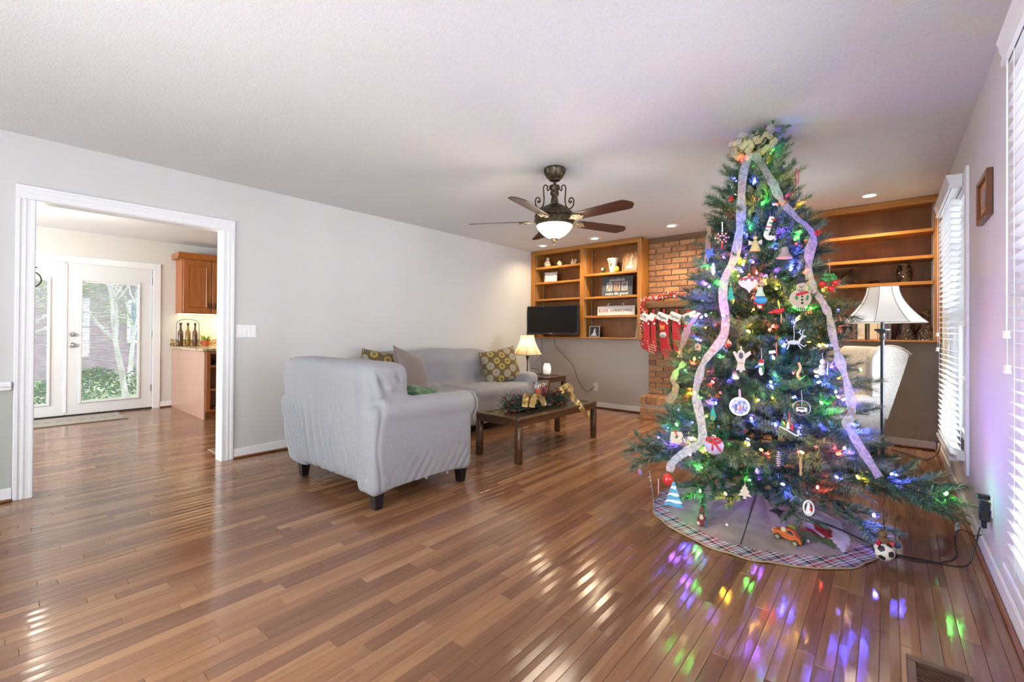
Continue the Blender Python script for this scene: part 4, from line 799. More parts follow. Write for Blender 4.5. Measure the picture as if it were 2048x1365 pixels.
# white jar warmer
t = thing('candle_warmer', 'white ribbed ceramic candle warmer on the end table', 'candle warmer', (.885, 4.93, .556))
B().lathe([(0, 0), (.045, 0), (.05, .012), (.042, .02)], 24).obj('base', P('grey_base', (.30, .27, .25), .4), t)
B().lathe([(.042, .02), (.052, .035), (.056, .08), (.052, .12), (.040, .145), (.041, .158), (.035, .158), (.033, .14)], 28, cap=False).obj('shade', P('white_ceramic_lit', (.9, .88, .84), .25, emit=(1, .93, .85), es=.35), t)
t = thing('remote_strap', 'brown curled strap over the sofa arm corner', 'strap', (0, 0, 0)); B().tube(smoothpts([(.83, 4.655, .66), (.90, 4.665, .655), (.945, 4.68, .62), (.955, 4.70, .557)], 6), [.004]*19, 6).obj('strap', P('strap_brown', (.05, .025, .015), .5), t)
# centrepiece
t = thing('christmas_centerpiece', 'coffee table centrepiece of berries, greenery and gold ribbon', 'centrepiece', (0, 0, .393)); rr = random.Random(11)
cpx = lambda s_: (1.72+.02*s_, 3.14+.86*s_)
b = B(); bg_ = B(); bp_ = B()
for k in range(130):
    s_ = rr.random(); x_, y_ = cpx(s_); hgt = .10+.03*sin(s_*9); p = Vector((x_+rr.gauss(0, .05), y_+rr.gauss(0, .02), abs(rr.gauss(0, 1))*hgt*.55)); b.ball(p, .008+.006*rr.random(), seg=6)
b.obj('berries', P('dark_red_berry', (.20, .008, .012), .2), t)['kind'] = 'stuff'
for k in range(3400):
    s_ = rr.random(); x_, y_ = cpx(s_); p = Vector((x_+rr.gauss(0, .05), y_+rr.gauss(0, .02), .005+abs(rr.gauss(0, .05)))); d = Vector((rr.gauss(0, 1), rr.gauss(0, 1), abs(rr.gauss(.2, .8)))).normalized()*rr.uniform(.04, .085); q = d.orthogonal().normalized()*.0026; bg_.bm.faces.new([bg_.bm.verts.new(v) for v in (p-q, p+q, p+d)])
bg_.obj('greenery', P('centre_green', (.018, .05, .03), .6), t, smooth=0)['kind'] = 'stuff'
for k in range(14):
    s_ = .02+.95*rr.random(); x_, y_ = cpx(s_); c_ = Vector((x_+rr.gauss(0, .04), y_, .06+.05*rr.random()))
    for q in range(5):
        a = q*1.257+rr.random(); u = Vector((cos(a), sin(a), .5))*.035; v = Vector((-sin(a), cos(a), 0))*.018; bp_.raw([c_, c_+u*.5+v, c_+u, c_+u*.5-v], [(0, 1, 2, 3)])
bp_.obj('poinsettia_petals', P('poinsettia_red', (.20, .008, .014), .5), t)
def strip(pts, wd, side, mat_, name, parent, twist=0., thick=.0008, jit=0., n=6, edge=None):
    pts = smoothpts(pts, n); bb = B(); vs = []; N = len(pts)
    for i, p in enumerate(pts):
        tg = (pts[min(i+1, N-1)]-pts[max(i-1, 0)]).normalized(); sd = side if not callable(side) else side(p); s_ = tg.cross(sd).normalized()
        s_ = (Matrix.Rotation(twist*sin(i*.55)+jit*noise.noise((i*.35, wd*99, p.x)), 3, tg) @ s_); ww = wd*(1+.10*sin(i*.43)); nn = tg.cross(s_)*thick
        for q in (-.5, -.17, .17, .5): vs.append(p+s_*ww*q+nn*0+tg.cross(s_)*(.004*cos(q*9)*(1 if jit else 0)))
    fs = []
    for i in range(N-1):
        for q in range(3): a = i*4+q; fs.append((a, a+1, a+5, a+4))
    bb.raw(vs, fs); return bb.obj(name, mat_, parent, smooth=80)
goldr = P('gold_ribbon', (.42, .28, .10), .35, .5)
for k, (pts) in enumerate(([(1.86, 3.22, .05), (1.84, 3.26, .12), (1.80, 3.32, .14), (1.82, 3.38, .10), (1.85, 3.40, .05)], [(1.88, 3.30, .04), (1.86, 3.36, .11), (1.84, 3.42, .13), (1.87, 3.48, .09), (1.88, 3.50, .03)],
        [(1.80, 3.98, .06), (1.85, 4.02, .13), (1.78, 4.08, .17), (1.74, 4.02, .13), (1.80, 3.95, .08)], [(1.82, 3.98, .08), (1.90, 3.95, .09), (1.96, 3.92, .05), (2.01, 3.92, .012), (2.04, 3.95, -.05), (2.05, 4.0, -.10), (2.03, 4.06, -.115), (2.02, 4.09, -.09)])):
    strip(pts, .055, Vector((.6, -.8, .1)), goldr, 'gold_ribbon', t, .4, jit=.4)
for k, (x_, y_, c_) in enumerate(((1.74, 3.58, (.62, .10, .03)), (1.70, 3.74, (.30, .03, .08)))):
    h_ = thing('hurricane_candle', ('glass hurricane with orange candle in the centrepiece', 'glass hurricane with dark red candle behind the orange one')[k], 'candle', (x_, y_, .394), 0, 'hurricane candles on the coffee table')
    B().lathe([(0, 0), (.04, 0), (.04, .01), (.012, .02), (.012, .05), (.045, .06), (.047, .075)], 20).obj('holder', hur_m, h_)
    B().lathe([(.0, .076), (.03, .076), (.03, .17), (.026, .175), (0, .172)], 20).obj('candle', P('wax_%d' % k, c_, .45, emit=c_, es=.12), h_)
    B().lathe([(.036, .075), (.045, .10), (.043, .17), (.05, .235), (.054, .245)], 24, cap=False).obj('glass_chimney', hur_m, h_)

# lamps
def shadem(name, c, tr):
    m = bpy.data.materials.new(name); m.use_nodes = True; n, l = nt(m); n.clear(); out = n.new('ShaderNodeOutputMaterial'); d_ = n.new('ShaderNodeBsdfDiffuse'); d_.inputs[0].default_value = (*c, 1); t_ = n.new('ShaderNodeBsdfTranslucent'); t_.inputs[0].default_value = (*c, 1)
    mx = n.new('ShaderNodeMixShader'); mx.inputs[0].default_value = tr; l.new(d_.outputs[0], mx.inputs[1]); l.new(t_.outputs[0], mx.inputs[2]); l.new(mx.outputs[0], out.inputs[0])
    tc = n.new('ShaderNodeTexCoord'); mp = n.new('ShaderNodeMapping'); mp.inputs['Scale'].default_value = (600, 600, 20); l.new(tc.outputs['Object'], mp.inputs[0]); nz = n.new('ShaderNodeTexNoise'); nz.inputs['Scale'].default_value = 1; l.new(mp.outputs[0], nz.inputs[0]); bp = n.new('ShaderNodeBump'); bp.inputs['Strength'].default_value = .3; bp.inputs['Distance'].default_value = .001; l.new(nz.outputs[0], bp.inputs['Height']); l.new(bp.outputs[0], d_.inputs['Normal'])
    return m
linen = shadem('linen_shade', (.90, .88, .83), .45); linen_w = shadem('linen_shade_lit', (.80, .68, .48), .5)
def bell(t, r0, r1, z0, z1, n, mat_, trim, rot):
    K = 10; vs = []; fs = []; prof = []
    for k in range(K+1):
        s_ = k/K; prof.append((r0+(r1-r0)*(1-(1-s_)**1.75), z0+(z1-z0)*s_))
    M = 4*n
    def rad_at(i, r):
        a = 2*pi*i/M; seg = 2*pi/n; loc_ = (a % seg)-seg/2; return r*cos(seg/2)/cos(loc_)
    for r, z in prof:
        for i in range(M): a = 2*pi*i/M+rot; q = rad_at(i, r); vs.append((q*cos(a), q*sin(a), z))
    for k in range(K):
        for i in range(M): fs.append((k*M+i, k*M+(i+1) % M, (k+1)*M+(i+1) % M, (k+1)*M+i))
    bb = B(); bb.raw(vs, fs); o = bb.obj('lamp_shade', mat_, t, smooth=20)
    tr = B()
    for j in range(n): a = 2*pi*j/n+rot; tr.tube([((r+.001)*cos(a), (r+.001)*sin(a), z) for r, z in prof], .0022, 5)
    for r, z in (prof[0], prof[-1]): tr.tube([((r+.001)*cos(2*pi*j/n+rot), (r+.001)*sin(2*pi*j/n+rot), z) for j in range(n+1)], .003, 5)
    tr.obj('shade_trim', trim, o); return o
t = thing('floor_lamp', 'grey metal floor lamp with white bell shade beside the tree', 'floor lamp', (4.39, 4.60, 0))
B().lathe([(0, .001), (.14, .001), (.14, .012), (.05, .03), (.02, .05), (.014, .09)], 28).obj('base', steel, t)
B().lathe([(.0125, .08), (.0125, 1.09)], 16).obj('pole', steel, t)
B().lathe([(.016, 1.09), (.022, 1.10), (.016, 1.115), (.02, 1.14), (.05, 1.165), (.052, 1.175), (.012, 1.18), (.012, 1.30), (.0, 1.30)], 24).obj('collar', steel, t)
bell(t, .268, .098, 1.226, 1.508, 8, linen, P('shade_cord_grey', (.25, .24, .22), .8), rad(13)+pi/8)
t = thing('table_lamp', 'lit table lamp with cream bell shade on the end table', 'table lamp', (.60, 4.86, .556))
B().lathe([(0, 0), (.065, 0), (.065, .008), (.03, .02), (.010, .035)], 24).obj('base', irn, t); B().lathe([(.008, .03), (.008, .20)], 12).obj('pole', irn, t)
B().lathe([(.010, .19), (.014, .20), (.010, .21), (.026, .245), (.028, .25), (.008, .255), (.008, .33)], 20).obj('collar', irn, t)
bell(t, .208, .092, .272, .545, 8, linen_w, P('shade_cord_brown', (.10, .06, .03), .8), rad(35))
B().ball((0, 0, .38), .028).obj('bulb', P('lit_bulb', (1, 1, 1), .5, emit=(1, .80, .5), es=10), t)
point('table_lamp_light', (.60, 4.86, .96), 9, (1, .66, .32), .03)
# wing chair behind the lamp
t = thing('wingback_chair', 'tweed grey wingback chair behind the floor lamp', 'armchair', (3.99, 5.06, 0), rad(-45))
tweed = noisy(P('grey_tweed', (.5, .48, .44), .9), (.36, .33, .29), (.62, .60, .56), (90, 90, 260), 3, .35, .65, .4)
b = B(); b.box(-.30, .30, .20, .30, .30, 1.04, .04, seg=3, M=T(0, .25, .3) @ RX(rad(-14)) @ T(0, -.25, -.3)); soft(b, 'backrest', tweed, t, .02, 6)
for sg in (-1, 1):
    pr_ = [(.10, .42), (.09, .80), (.10, .94), (.15, 1.01), (.24, 1.04), (.36, 1.02), (.455, .965), (.40, .80), (.31, .56), (.25, .40)]
    bb = B(); bb.prism(pr_, -.035, .035, bev=.012, M=T(sg*.335, 0, 0) @ RZ(pi/2)); bb.obj('wing', tweed, t)
    w_ = [Vector((sg*.375, y_, z_)) for y_, z_ in pr_]; B().tube(smoothpts(w_[:7], 4), .005, 6).obj('piping', P('tweed_piping', (.42, .40, .36), .8), t)
    bb = B(); bb.box(sg*.335-.05, sg*.335+.05, -.38, .20, .25, .56, .03, seg=3).tube([(sg*.335, -.38, .56), (sg*.335, .2, .56)], .06, 14); soft(bb, 'arm', tweed, t, .02, 5)
b = B(); b.box(-.32, .32, -.36, .24, .17, .36, .03, seg=2); soft(b, 'seat_base', tweed, t, .02, 4); b = B(); b.box(-.27, .27, -.38, .20, .37, .49, .04, seg=3); soft(b, 'seat_cushion', tweed, t, .02, 5)
for xx in (-.28, .28):
    for yy in (-.31, .20): B().taper(xx, yy, .001, .17, .016, .024).obj('leg', blkleg, t)

# ceiling fan
t = thing('ceiling_fan', 'bronze five-blade ceiling fan with lit frosted glass bowl', 'ceiling fan', (2.40, 2.91, 0))
wv = lambda a, z: 1+.035*cos(14*a)
B().lathe([(0, 2.438), (.080, 2.436), (.086, 2.425), (.082, 2.40), (.062, 2.365), (.045, 2.35), (.040, 2.34), (.022, 2.333), (0, 2.332)], 56, wob=wv).obj('canopy', bronze, t)
B().lathe([(.011, 2.34), (.011, 2.28)], 14).obj('downrod', bronze, t)
B().lathe([(0, 2.305), (.04, 2.30), (.042, 2.285), (.028, 2.26), (.034, 2.245), (.030, 2.225), (.022, 2.215), (.027, 2.19), (.030, 2.165), (.026, 2.15)], 32, wob=lambda a, z: 1+.06*cos(8*a)).obj('neck', bronze, t)
B().lathe([(.02, 2.155), (.045, 2.152), (.085, 2.13), (.120, 2.105), (.150, 2.075), (.158, 2.055), (.150, 2.045), (.158, 2.035), (.160, 2.02), (.145, 1.995), (.130, 1.985), (0, 1.985)], 64, wob=lambda a, z: 1+(.018*cos(20*a) if 2.05 < z < 2.13 else 0)).obj('motor_housing', bronze, t)
for k in range(4):
    a = rad(40)+k*pi/2; pts = [(.040, 2.275), (.052, 2.262), (.060, 2.275), (.056, 2.296), (.076, 2.305), (.088, 2.285), (.086, 2.24), (.084, 2.18), (.092, 2.14), (.112, 2.118), (.135, 2.125), (.150, 2.15), (.152, 2.185), (.138, 2.205), (.120, 2.198), (.114, 2.178), (.124, 2.165), (.133, 2.172)]
    B().tube(smoothpts([(r_*cos(a), r_*sin(a), z_) for r_, z_ in pts], 5), .0055, 8).obj('scroll', bronze, t)
    B().ball((.130*cos(a), .130*sin(a), 2.174), .010, seg=8).obj('scroll_knob', bronze, t)
bl = B(); outl = [(.20, -.048), (.24, -.056), (.62, -.068), (.66, -.066), (.700, -.02), (.705, .0), (.700, .02), (.66, .066), (.62, .068), (.24, .056), (.20, .048)]
bl.prism(outl, -.003, .003, ax='z', bev=.0015)
blm = bl.mesh('blade', 35, [blade_w])
ib = B(); ib.prism([(.10, -.014), (.17, -.012), (.19, -.035), (.22, -.045), (.26, -.03), (.285, 0), (.26, .03), (.22, .045), (.19, .035), (.17, .012), (.10, .014)], -.012, -.0035, ax='z', bev=.002)
for q in range(5): ib.ball((.205+.018*q, (-.022, .02, -.012, .014, 0)[q], -.014), (.012, .009, .005), seg=8)
ibm = ib.mesh('blade_iron', 35, [noisy(P('antique_gold', (.30, .22, .12), .4, .7), (.12, .08, .04), (.50, .40, .25), (70, 70, 70), 3)])
FANSIGN = -1
for k in range(5):
    a = rad(66+72*k); o = link('blade', blm, t, (0, 0, 2.02)); o.rotation_euler = (Matrix.Rotation(a, 3, 'Z') @ Matrix.Rotation(FANSIGN*rad(13), 3, 'X')).to_euler(); link('blade_iron', ibm, o)
B().lathe([(.135, 2.0), (.146, 1.995), (.146, 1.985), (.135, 1.978)], 48, cap=False).obj('light_fitter', bronze, t)
B().lathe([(.141, 1.985), (.143, 1.978), (.134, 1.960), (.112, 1.932), (.084, 1.906), (.052, 1.888), (.030, 1.880), (0, 1.879)], 48, cap=False, wob=lambda a, z: 1+.006*cos(16*a)).obj('glass_bowl', P('frosted_bowl_lit', (.95, .93, .86), .3, emit=(1, .93, .76), es=1.15), t)
B().lathe([(0, 1.888), (.027, 1.886), (.028, 1.876), (.022, 1.866), (.010, 1.855), (.006, 1.848), (.012, 1.840), (.010, 1.832), (0, 1.828)], 20).obj('finial', bronze, t)
point('fan_light', (2.40, 2.91, 1.72), 20, (1, .86, .66), .22)
spot('fan_glow_up', (2.40, 2.91, 1.975), 1.0, (1, .86, .66), 170, .1, .5, (2.4, 2.91, 2.4))

# ------------------------------------------------------------------ christmas tree
AX, AY = 3.77, 3.28
PROF = [(0.0, .74), (.3, .80), (.6, .67), (1.0, .56), (1.4, .43), (1.8, .32), (2.1, .21), (2.3, .10), (2.4, .04)]
def R_(z): return float(np.interp(z, [p[0] for p in PROF], [p[1] for p in PROF]))
ndl_m = P('pine_needles', (.03, .08, .03), .5, spec=.4)
def ndl():
    n, l = nt(ndl_m); at = n.new('ShaderNodeAttribute'); at.attribute_name = 'tone'; sx = n.new('ShaderNodeSeparateColor'); l.new(at.outputs['Color'], sx.inputs[0])
    oi = n.new('ShaderNodeObjectInfo'); a = n.new('ShaderNodeMath'); a.operation = 'MULTIPLY_ADD'; a.inputs[1].default_value = .35; l.new(oi.outputs['Random'], a.inputs[0]); l.new(sx.outputs[0], a.inputs[2])
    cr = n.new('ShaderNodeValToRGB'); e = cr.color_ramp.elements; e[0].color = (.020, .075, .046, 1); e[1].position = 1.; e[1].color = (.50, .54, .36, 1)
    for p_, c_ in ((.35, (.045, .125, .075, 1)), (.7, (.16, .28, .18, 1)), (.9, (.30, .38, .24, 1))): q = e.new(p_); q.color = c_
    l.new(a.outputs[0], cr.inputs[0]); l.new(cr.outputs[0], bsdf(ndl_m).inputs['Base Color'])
ndl()
stem_m = P('branch_wire', (.02, .03, .015), .8)
def make_branch(L, seed, droop=0.):
    rg = random.Random(seed); bm = bmesh.new(); lay = bm.loops.layers.color.new('tone'); UPV = Vector((0, 0, 1))
    def needles(p0, d, ln, dens, tone):
        d = d.normalized(); s1 = d.orthogonal().normalized(); s2 = d.cross(s1); n_ = int(ln*dens)
        for k in range(n_):
            t_ = (k+rg.random())/n_; a = rg.random()*6.283; tilt = rg.uniform(.55, 1.0)*(1-.55*max(0, (t_-.8)/.2)); nl = rg.uniform(.030, .050)
            dr = (d*cos(tilt)+(s1*cos(a)+s2*sin(a))*sin(tilt)); p = p0+d*ln*t_; w_ = dr.cross(UPV); w_ = (w_.normalized() if w_.length > .05 else s1)*.0019
            f = bm.faces.new([bm.verts.new(p-w_), bm.verts.new(p+w_), bm.verts.new(p+dr*nl)]); tn = min(1, max(0, tone+rg.gauss(0, .16)))
            for lp in f.loops: lp[lay] = (tn, tn, tn, 1)
    pts = [Vector((L*s_, .02*sin(s_*5+seed), droop*s_*s_+.03*L*sin(s_*3))) for s_ in [i/8 for i in range(9)]]
    def at(s_): s_ = min(.999, max(0, s_))*8; i = int(s_); return pts[i].lerp(pts[i+1], s_-i)
    sp = min(.17, L*.75)
    for s_ in np.arange(max(.18, .30-.1*(L < .3)), .90, .105/max(L, .2)*.62):
        for sg in (1, -1):
            p = at(s_); lsp = sp*rg.uniform(.65, 1.1); ang = rg.uniform(.55, .95)*sg; d = Vector((cos(ang), sin(ang), rg.uniform(-.15, .45)))
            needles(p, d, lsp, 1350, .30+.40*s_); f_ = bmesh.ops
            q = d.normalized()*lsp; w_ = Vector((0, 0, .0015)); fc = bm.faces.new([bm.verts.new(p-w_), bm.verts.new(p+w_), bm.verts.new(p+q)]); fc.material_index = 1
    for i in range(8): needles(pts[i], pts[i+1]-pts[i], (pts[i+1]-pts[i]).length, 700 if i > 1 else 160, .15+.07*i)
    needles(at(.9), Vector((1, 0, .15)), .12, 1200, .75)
    me0 = bpy.data.meshes.new('branch'); bm.to_mesh(me0); bm.free(); me0.materials.append(ndl_m); me0.materials.append(stem_m)
    bb = bmesh.new(); bb.from_mesh(me0); bpy.data.meshes.remove(me0)
    tb = B(); tb.tube(pts, [.0045-.003*i/8 for i in range(9)], 5, mi=1); tm = tb.mesh('tmp', 35, []); lay2 = bb.loops.layers.color.get('tone'); bb.from_mesh(tm); bpy.data.meshes.remove(tm)
    me = bpy.data.meshes.new('branch'); bb.to_mesh(me); bb.free(); me.materials.append(ndl_m); me.materials.append(stem_m); return me
LENS = [.15, .25, .37, .52, .70]
BR = {L: [make_branch(L, 10*i+k, droop=(-.04 if L > .5 else .02)) for k in range(3 if L > .2 else 2)] for i, L in enumerate(LENS)}
tree = thing('christmas_tree', 'tall artificial christmas tree with coloured lights before the window', 'christmas tree', (AX, AY, 0))
tb = B(); tb.tube([(0, 0, .12), (0, 0, 1.2), (.0, 0, 2.3)], [.02, .016, .008], 10); tb.obj('trunk_pole', P('pole_green', (.012, .025, .015), .6), tree)
tb = B(); tb.lathe([(.036, .10), (.036, .26), (.02, .27)], 14); 
for k in range(4): a = k*pi/2+.6; tb.tube([(.03*cos(a), .03*sin(a), .20), (.16*cos(a), .16*sin(a), .06), (.30*cos(a), .30*sin(a), .012)], .010, 8)
tb.obj('stand', blk, tree)
rg = random.Random(21); tips = []; nbr = 0
def add_branch(z, az, L, elev, roll=0):
    global nbr
    Lb = min(LENS, key=lambda q: abs(q-L)); me = rg.choice(BR[Lb]); s_ = L/Lb
    o = link('branch', me, tree, (0.015*cos(az), .015*sin(az), z)); M_ = Matrix.Rotation(az, 3, 'Z') @ Matrix.Rotation(-elev, 3, 'Y') @ Matrix.Rotation(roll, 3, 'X')
    o.rotation_euler = M_.to_euler(); o.scale = (s_, s_, s_); nbr += 1; tips.append((Vector((AX, AY, z)), M_ @ Vector((1, 0, 0)), L, M_ @ Vector((0, 1, 0))))
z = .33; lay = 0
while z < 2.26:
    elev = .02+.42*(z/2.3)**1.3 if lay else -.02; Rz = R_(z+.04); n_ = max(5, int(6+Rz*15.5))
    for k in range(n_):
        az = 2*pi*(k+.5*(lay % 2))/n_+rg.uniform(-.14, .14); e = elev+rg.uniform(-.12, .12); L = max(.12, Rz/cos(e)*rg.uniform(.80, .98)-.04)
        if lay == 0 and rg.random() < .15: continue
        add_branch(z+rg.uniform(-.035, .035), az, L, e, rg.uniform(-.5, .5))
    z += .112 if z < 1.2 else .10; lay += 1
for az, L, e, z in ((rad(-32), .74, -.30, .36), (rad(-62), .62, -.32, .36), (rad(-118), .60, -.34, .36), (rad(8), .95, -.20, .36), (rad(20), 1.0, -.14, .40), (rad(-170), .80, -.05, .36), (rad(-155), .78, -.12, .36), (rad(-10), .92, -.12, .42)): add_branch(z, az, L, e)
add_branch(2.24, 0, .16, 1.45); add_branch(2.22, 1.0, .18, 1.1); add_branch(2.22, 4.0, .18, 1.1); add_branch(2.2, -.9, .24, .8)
# string lights
lt = thing('string_lights', 'multicoloured string lights wound through the christmas tree', 'string lights', (AX, AY, 0))
LC = {'blue': ((.10, .10, 1.0), .30), 'green': ((.10, .9, .10), .20), 'red': ((1., .05, .04), .18), 'amber': ((1., .48, .03), .24), 'violet': ((.35, .10, 1.0), .10)}
bulbm = {}
for k, (c_, p_) in LC.items():
    core = tuple(min(1, .16+.9*v) for v in c_); m = P('bulb_'+k, c_, .3, emit=core, es=7.0 if k in ('blue', 'violet') else 4.5)
    try: m.cycles.emission_sampling = 'NONE'
    except Exception: pass
    bulbm[k] = B().lathe([(0, -.005), (.0065, -.003), (.0078, .006), (.0055, .015), (0, .021)], 8).mesh('bulb', 60, [m])
names_ = list(LC); wts = [LC[k][1] for k in names_]; camd = (Vector((CAM.x, CAM.y, 0))-Vector((AX, AY, 0))).normalized(); wires = []; nb_ = 0; k_ = 0
order = sorted(tips, key=lambda q: (round(q[0].z/.11), math.atan2(q[1].y, q[1].x)))
for (p0, d, L, sd) in order:
    vis = d.x*camd.x+d.y*camd.y; n_ = 2 if vis > -.1 else (1 if rg.random() < .5 else 0)
    if L < .3: n_ = 1 if vis > -.3 else 0
    if L > .6 and vis > .2 : n_ = 2
    for q in range(n_):
        s_ = rg.uniform(.50, 1.0) if q == 0 else rg.uniform(.35, .95)
        P_ = p0+d*L*s_+sd*rg.uniform(-.09, .09)*min(1, L/.4)+Vector((0, 0, rg.uniform(0, .04)))
        if nb_ >= 290: break
        c_ = rg.choices(names_, wts)[0]; o = link('bulb', bulbm[c_], lt, P_-Vector((AX, AY, 0))); o.rotation_euler = (rg.uniform(-1.2, 1.2), rg.uniform(-1.2, 1.2), 0); nb_ += 1
        wires.append(P_-Vector((AX, AY, 0))); e_ = {'blue': 1.45, 'violet': 1.05, 'green': .75, 'red': 1.0, 'amber': .85}[c_]
        if vis > .1: point('bulb_light', P_+Vector((d.x, d.y, .3)).normalized()*.022, e_*(1.25 if vis > 0 else .8)*(1 if P_.z < 2.12 else .25), LC[c_][0], .006)
wb = B()
for a_, b_ in zip(wires, wires[1:]):
    if (a_-b_).length < .45: wb.tube([a_, (a_+b_)/2*.96-Vector((0, 0, .01)), b_], .0012, 3, cap=False)
wb.obj('wire', P('wire_green', (.012, .03, .015), .6), lt)['kind'] = 'stuff'

# sheer ribbons and bow
def sheer(name, c, a_):
    m = bpy.data.materials.new(name); m.use_nodes = True; n, l = nt(m); n.clear(); out = n.new('ShaderNodeOutputMaterial'); d_ = n.new('ShaderNodeBsdfDiffuse'); d_.inputs[0].default_value = (*c, 1); t_ = n.new('ShaderNodeBsdfTranslucent'); t_.inputs[0].default_value = (*c, 1); tr = n.new('ShaderNodeBsdfTransparent')
    m1 = n.new('ShaderNodeMixShader'); m1.inputs[0].default_value = .4; l.new(d_.outputs[0], m1.inputs[1]); l.new(t_.outputs[0], m1.inputs[2]); m2 = n.new('ShaderNodeMixShader')
    tc = n.new('ShaderNodeTexCoord'); nz = n.new('ShaderNodeTexNoise'); nz.inputs['Scale'].default_value = 60; nz.inputs['Detail'].default_value = 3; l.new(tc.outputs['Object'], nz.inputs[0]); mr = n.new('ShaderNodeMapRange'); mr.inputs['From Min'].default_value = .35; mr.inputs['From Max'].default_value = .65; mr.inputs['To Min'].default_value = max(0, a_-.15); mr.inputs['To Max'].default_value = min(1, a_+.2)
    l.new(nz.outputs[0], mr.inputs[0]); l.new(mr.outputs[0], m2.inputs[0]); l.new(tr.outputs[0], m2.inputs[1]); l.new(m1.outputs[0], m2.inputs[2]); l.new(m2.outputs[0], out.inputs[0]); return m
shw = sheer('sheer_white', (.70, .70, .70), .60); shc = sheer('sheer_cream', (.80, .74, .46), .88); bur = sheer('burlap_mesh', (.42, .32, .22), .8)
RL = [(3.764, 3.08, 2.246), (3.742, 3.029, 2.118), (3.743, 2.973, 1.949), (3.751, 2.928, 1.817), (3.746, 2.892, 1.691), (3.732, 2.862, 1.569), (3.69, 2.834, 1.451), (3.689, 2.795, 1.33), (3.713, 2.757, 1.211), (3.705, 2.718, 1.096), (3.62, 2.693, .968), (3.593, 2.672, .864), (3.581, 2.656, .777), (3.608, 2.626, .698), (3.637, 2.593, .594), (3.639, 2.562, .53), (3.565, 2.547, .465), (3.499, 2.537, .398), (3.486, 2.513, .345)]
RR = [(3.775, 3.082, 2.244), (3.825, 3.053, 2.167), (3.892, 3.026, 2.023), (3.939, 3.008, 1.905), (4.014, 3.013, 1.791), (4.064, 3.042, 1.732), (4.089, 3.051, 1.672), (4.076, 2.996, 1.58), (4.079, 2.953, 1.462), (4.1, 2.938, 1.376), (4.145, 2.944, 1.292), (4.174, 2.937, 1.209), (4.192, 2.907, 1.102), (4.215, 2.888, 1.01), (4.243, 2.88, .908), (4.263, 2.865, .82), (4.273, 2.841, .722), (4.258, 2.809, .674), (4.288, 2.816, .602), (4.338, 2.806, .513), (4.38, 2.803, .436)]
outw = lambda p: Vector((p.x-AX, p.y-AY, .25)).normalized()
for pts, lb in ((RL, 'sheer white ribbon streaming down the left front of the tree'), (RR, 'sheer white ribbon streaming down the right front of the tree')):
    t = thing('ribbon_streamer', lb, 'ribbon', (0, 0, 0)); pts = [Vector(p)+outw(Vector(p))*.015 for p in pts]; strip(pts, .050, outw, shw, 'ribbon', t, .18, jit=.4, n=7)
for pts, lb, wd in (([(3.53, 2.86, 1.26), (3.47, 2.83, 1.16), (3.44, 2.82, 1.06), (3.43, 2.80, .98)], 'burlap ribbon at the left edge of the tree beside the stockings', .05),
                ([(3.46, 2.80, .95), (3.42, 2.79, .90), (3.40, 2.78, .84), (3.42, 2.76, .78), (3.38, 2.74, .70)], 'tan burlap ribbon loop low on the left edge of tree', .06),
                ([(3.535, 3.03, 1.82), (3.53, 3.02, 1.75), (3.535, 3.0, 1.66), (3.52, 2.98, 1.58)], 'beige burlap ribbon at the upper left edge of tree', .04)):
    t = thing('burlap_ribbon', lb, 'ribbon', (0, 0, 0)); strip(pts, wd, outw, bur, 'ribbon', t, .3, jit=.5)
t = thing('tree_bow', 'cream mesh ribbon bow on top of the christmas tree', 'bow', (3.755, 3.15, 2.325)); rb = random.Random(4)
for k in range(17):
    a = 2*pi*k/17+rb.uniform(-.2, .2); el = rb.uniform(-.35, .55); d = Vector((cos(a)*cos(el), sin(a)*cos(el), sin(el))); L = rb.uniform(.09, .155); u = d.orthogonal().normalized(); u = (Matrix.Rotation(rb.random()*6, 3, d) @ u)
    pts = [Vector((0, 0, 0)), d*L*.5+u*.035, d*L*.92+u*.04, d*L*1.05, d*L*.9-u*.035, d*L*.45-u*.03, Vector((0, 0, 0))]
    for p in pts: p.z = max(-.10, min(.085, p.z))
    strip(pts, .055, (d.cross(u)).cross(d)+d*.1, shc if rb.random() < .72 else shw, 'bow_loop', t, .6, jit=1.2, n=4)

# tree skirt
scx, scy, sr = 3.803, 3.07, .605; pcx, pcy, hole = AX, AY-.0, .06
def skz(s_, a):
    base = .105*(1-s_)**1.6; f = .010*sin(a*9+s_*2)*sin(pi*min(1, s_*1.1))*(.4+.6*(1-s_)); f2 = .006*sin(a*23+s_*6)*s_; return .004+base+max(-.0, abs(f)+.5*f2*(s_ > .5) if True else 0)
NA, NR = 220, 64; G = []
for j in range(NR+1):
    s_ = j/NR; row = []
    for i in range(NA):
        a = 2*pi*i/NA; ro = sr*(1+.012*sin(7*a)+.008*sin(17*a)); bx, by = scx+ro*cos(a), scy+ro*sin(a); hx, hy_ = pcx+hole*cos(a), pcy+hole*sin(a)
        row.append((hx+(bx-hx)*s_, hy_+(by-hy_)*s_, skz(s_, a)))
    G.append(row)
def inpoly(p, poly):
    c_ = False; n_ = len(poly)
    for i in range(n_):
        (x1, y1), (x2, y2) = poly[i], poly[(i+1) % n_]
        if (y1 > p[1]) != (y2 > p[1]) and p[0] < (x2-x1)*(p[1]-y1)/(y2-y1)+x1: c_ = not c_
    return c_
plaid_m = P('plaid_border', (.4, .3, .3), .85)
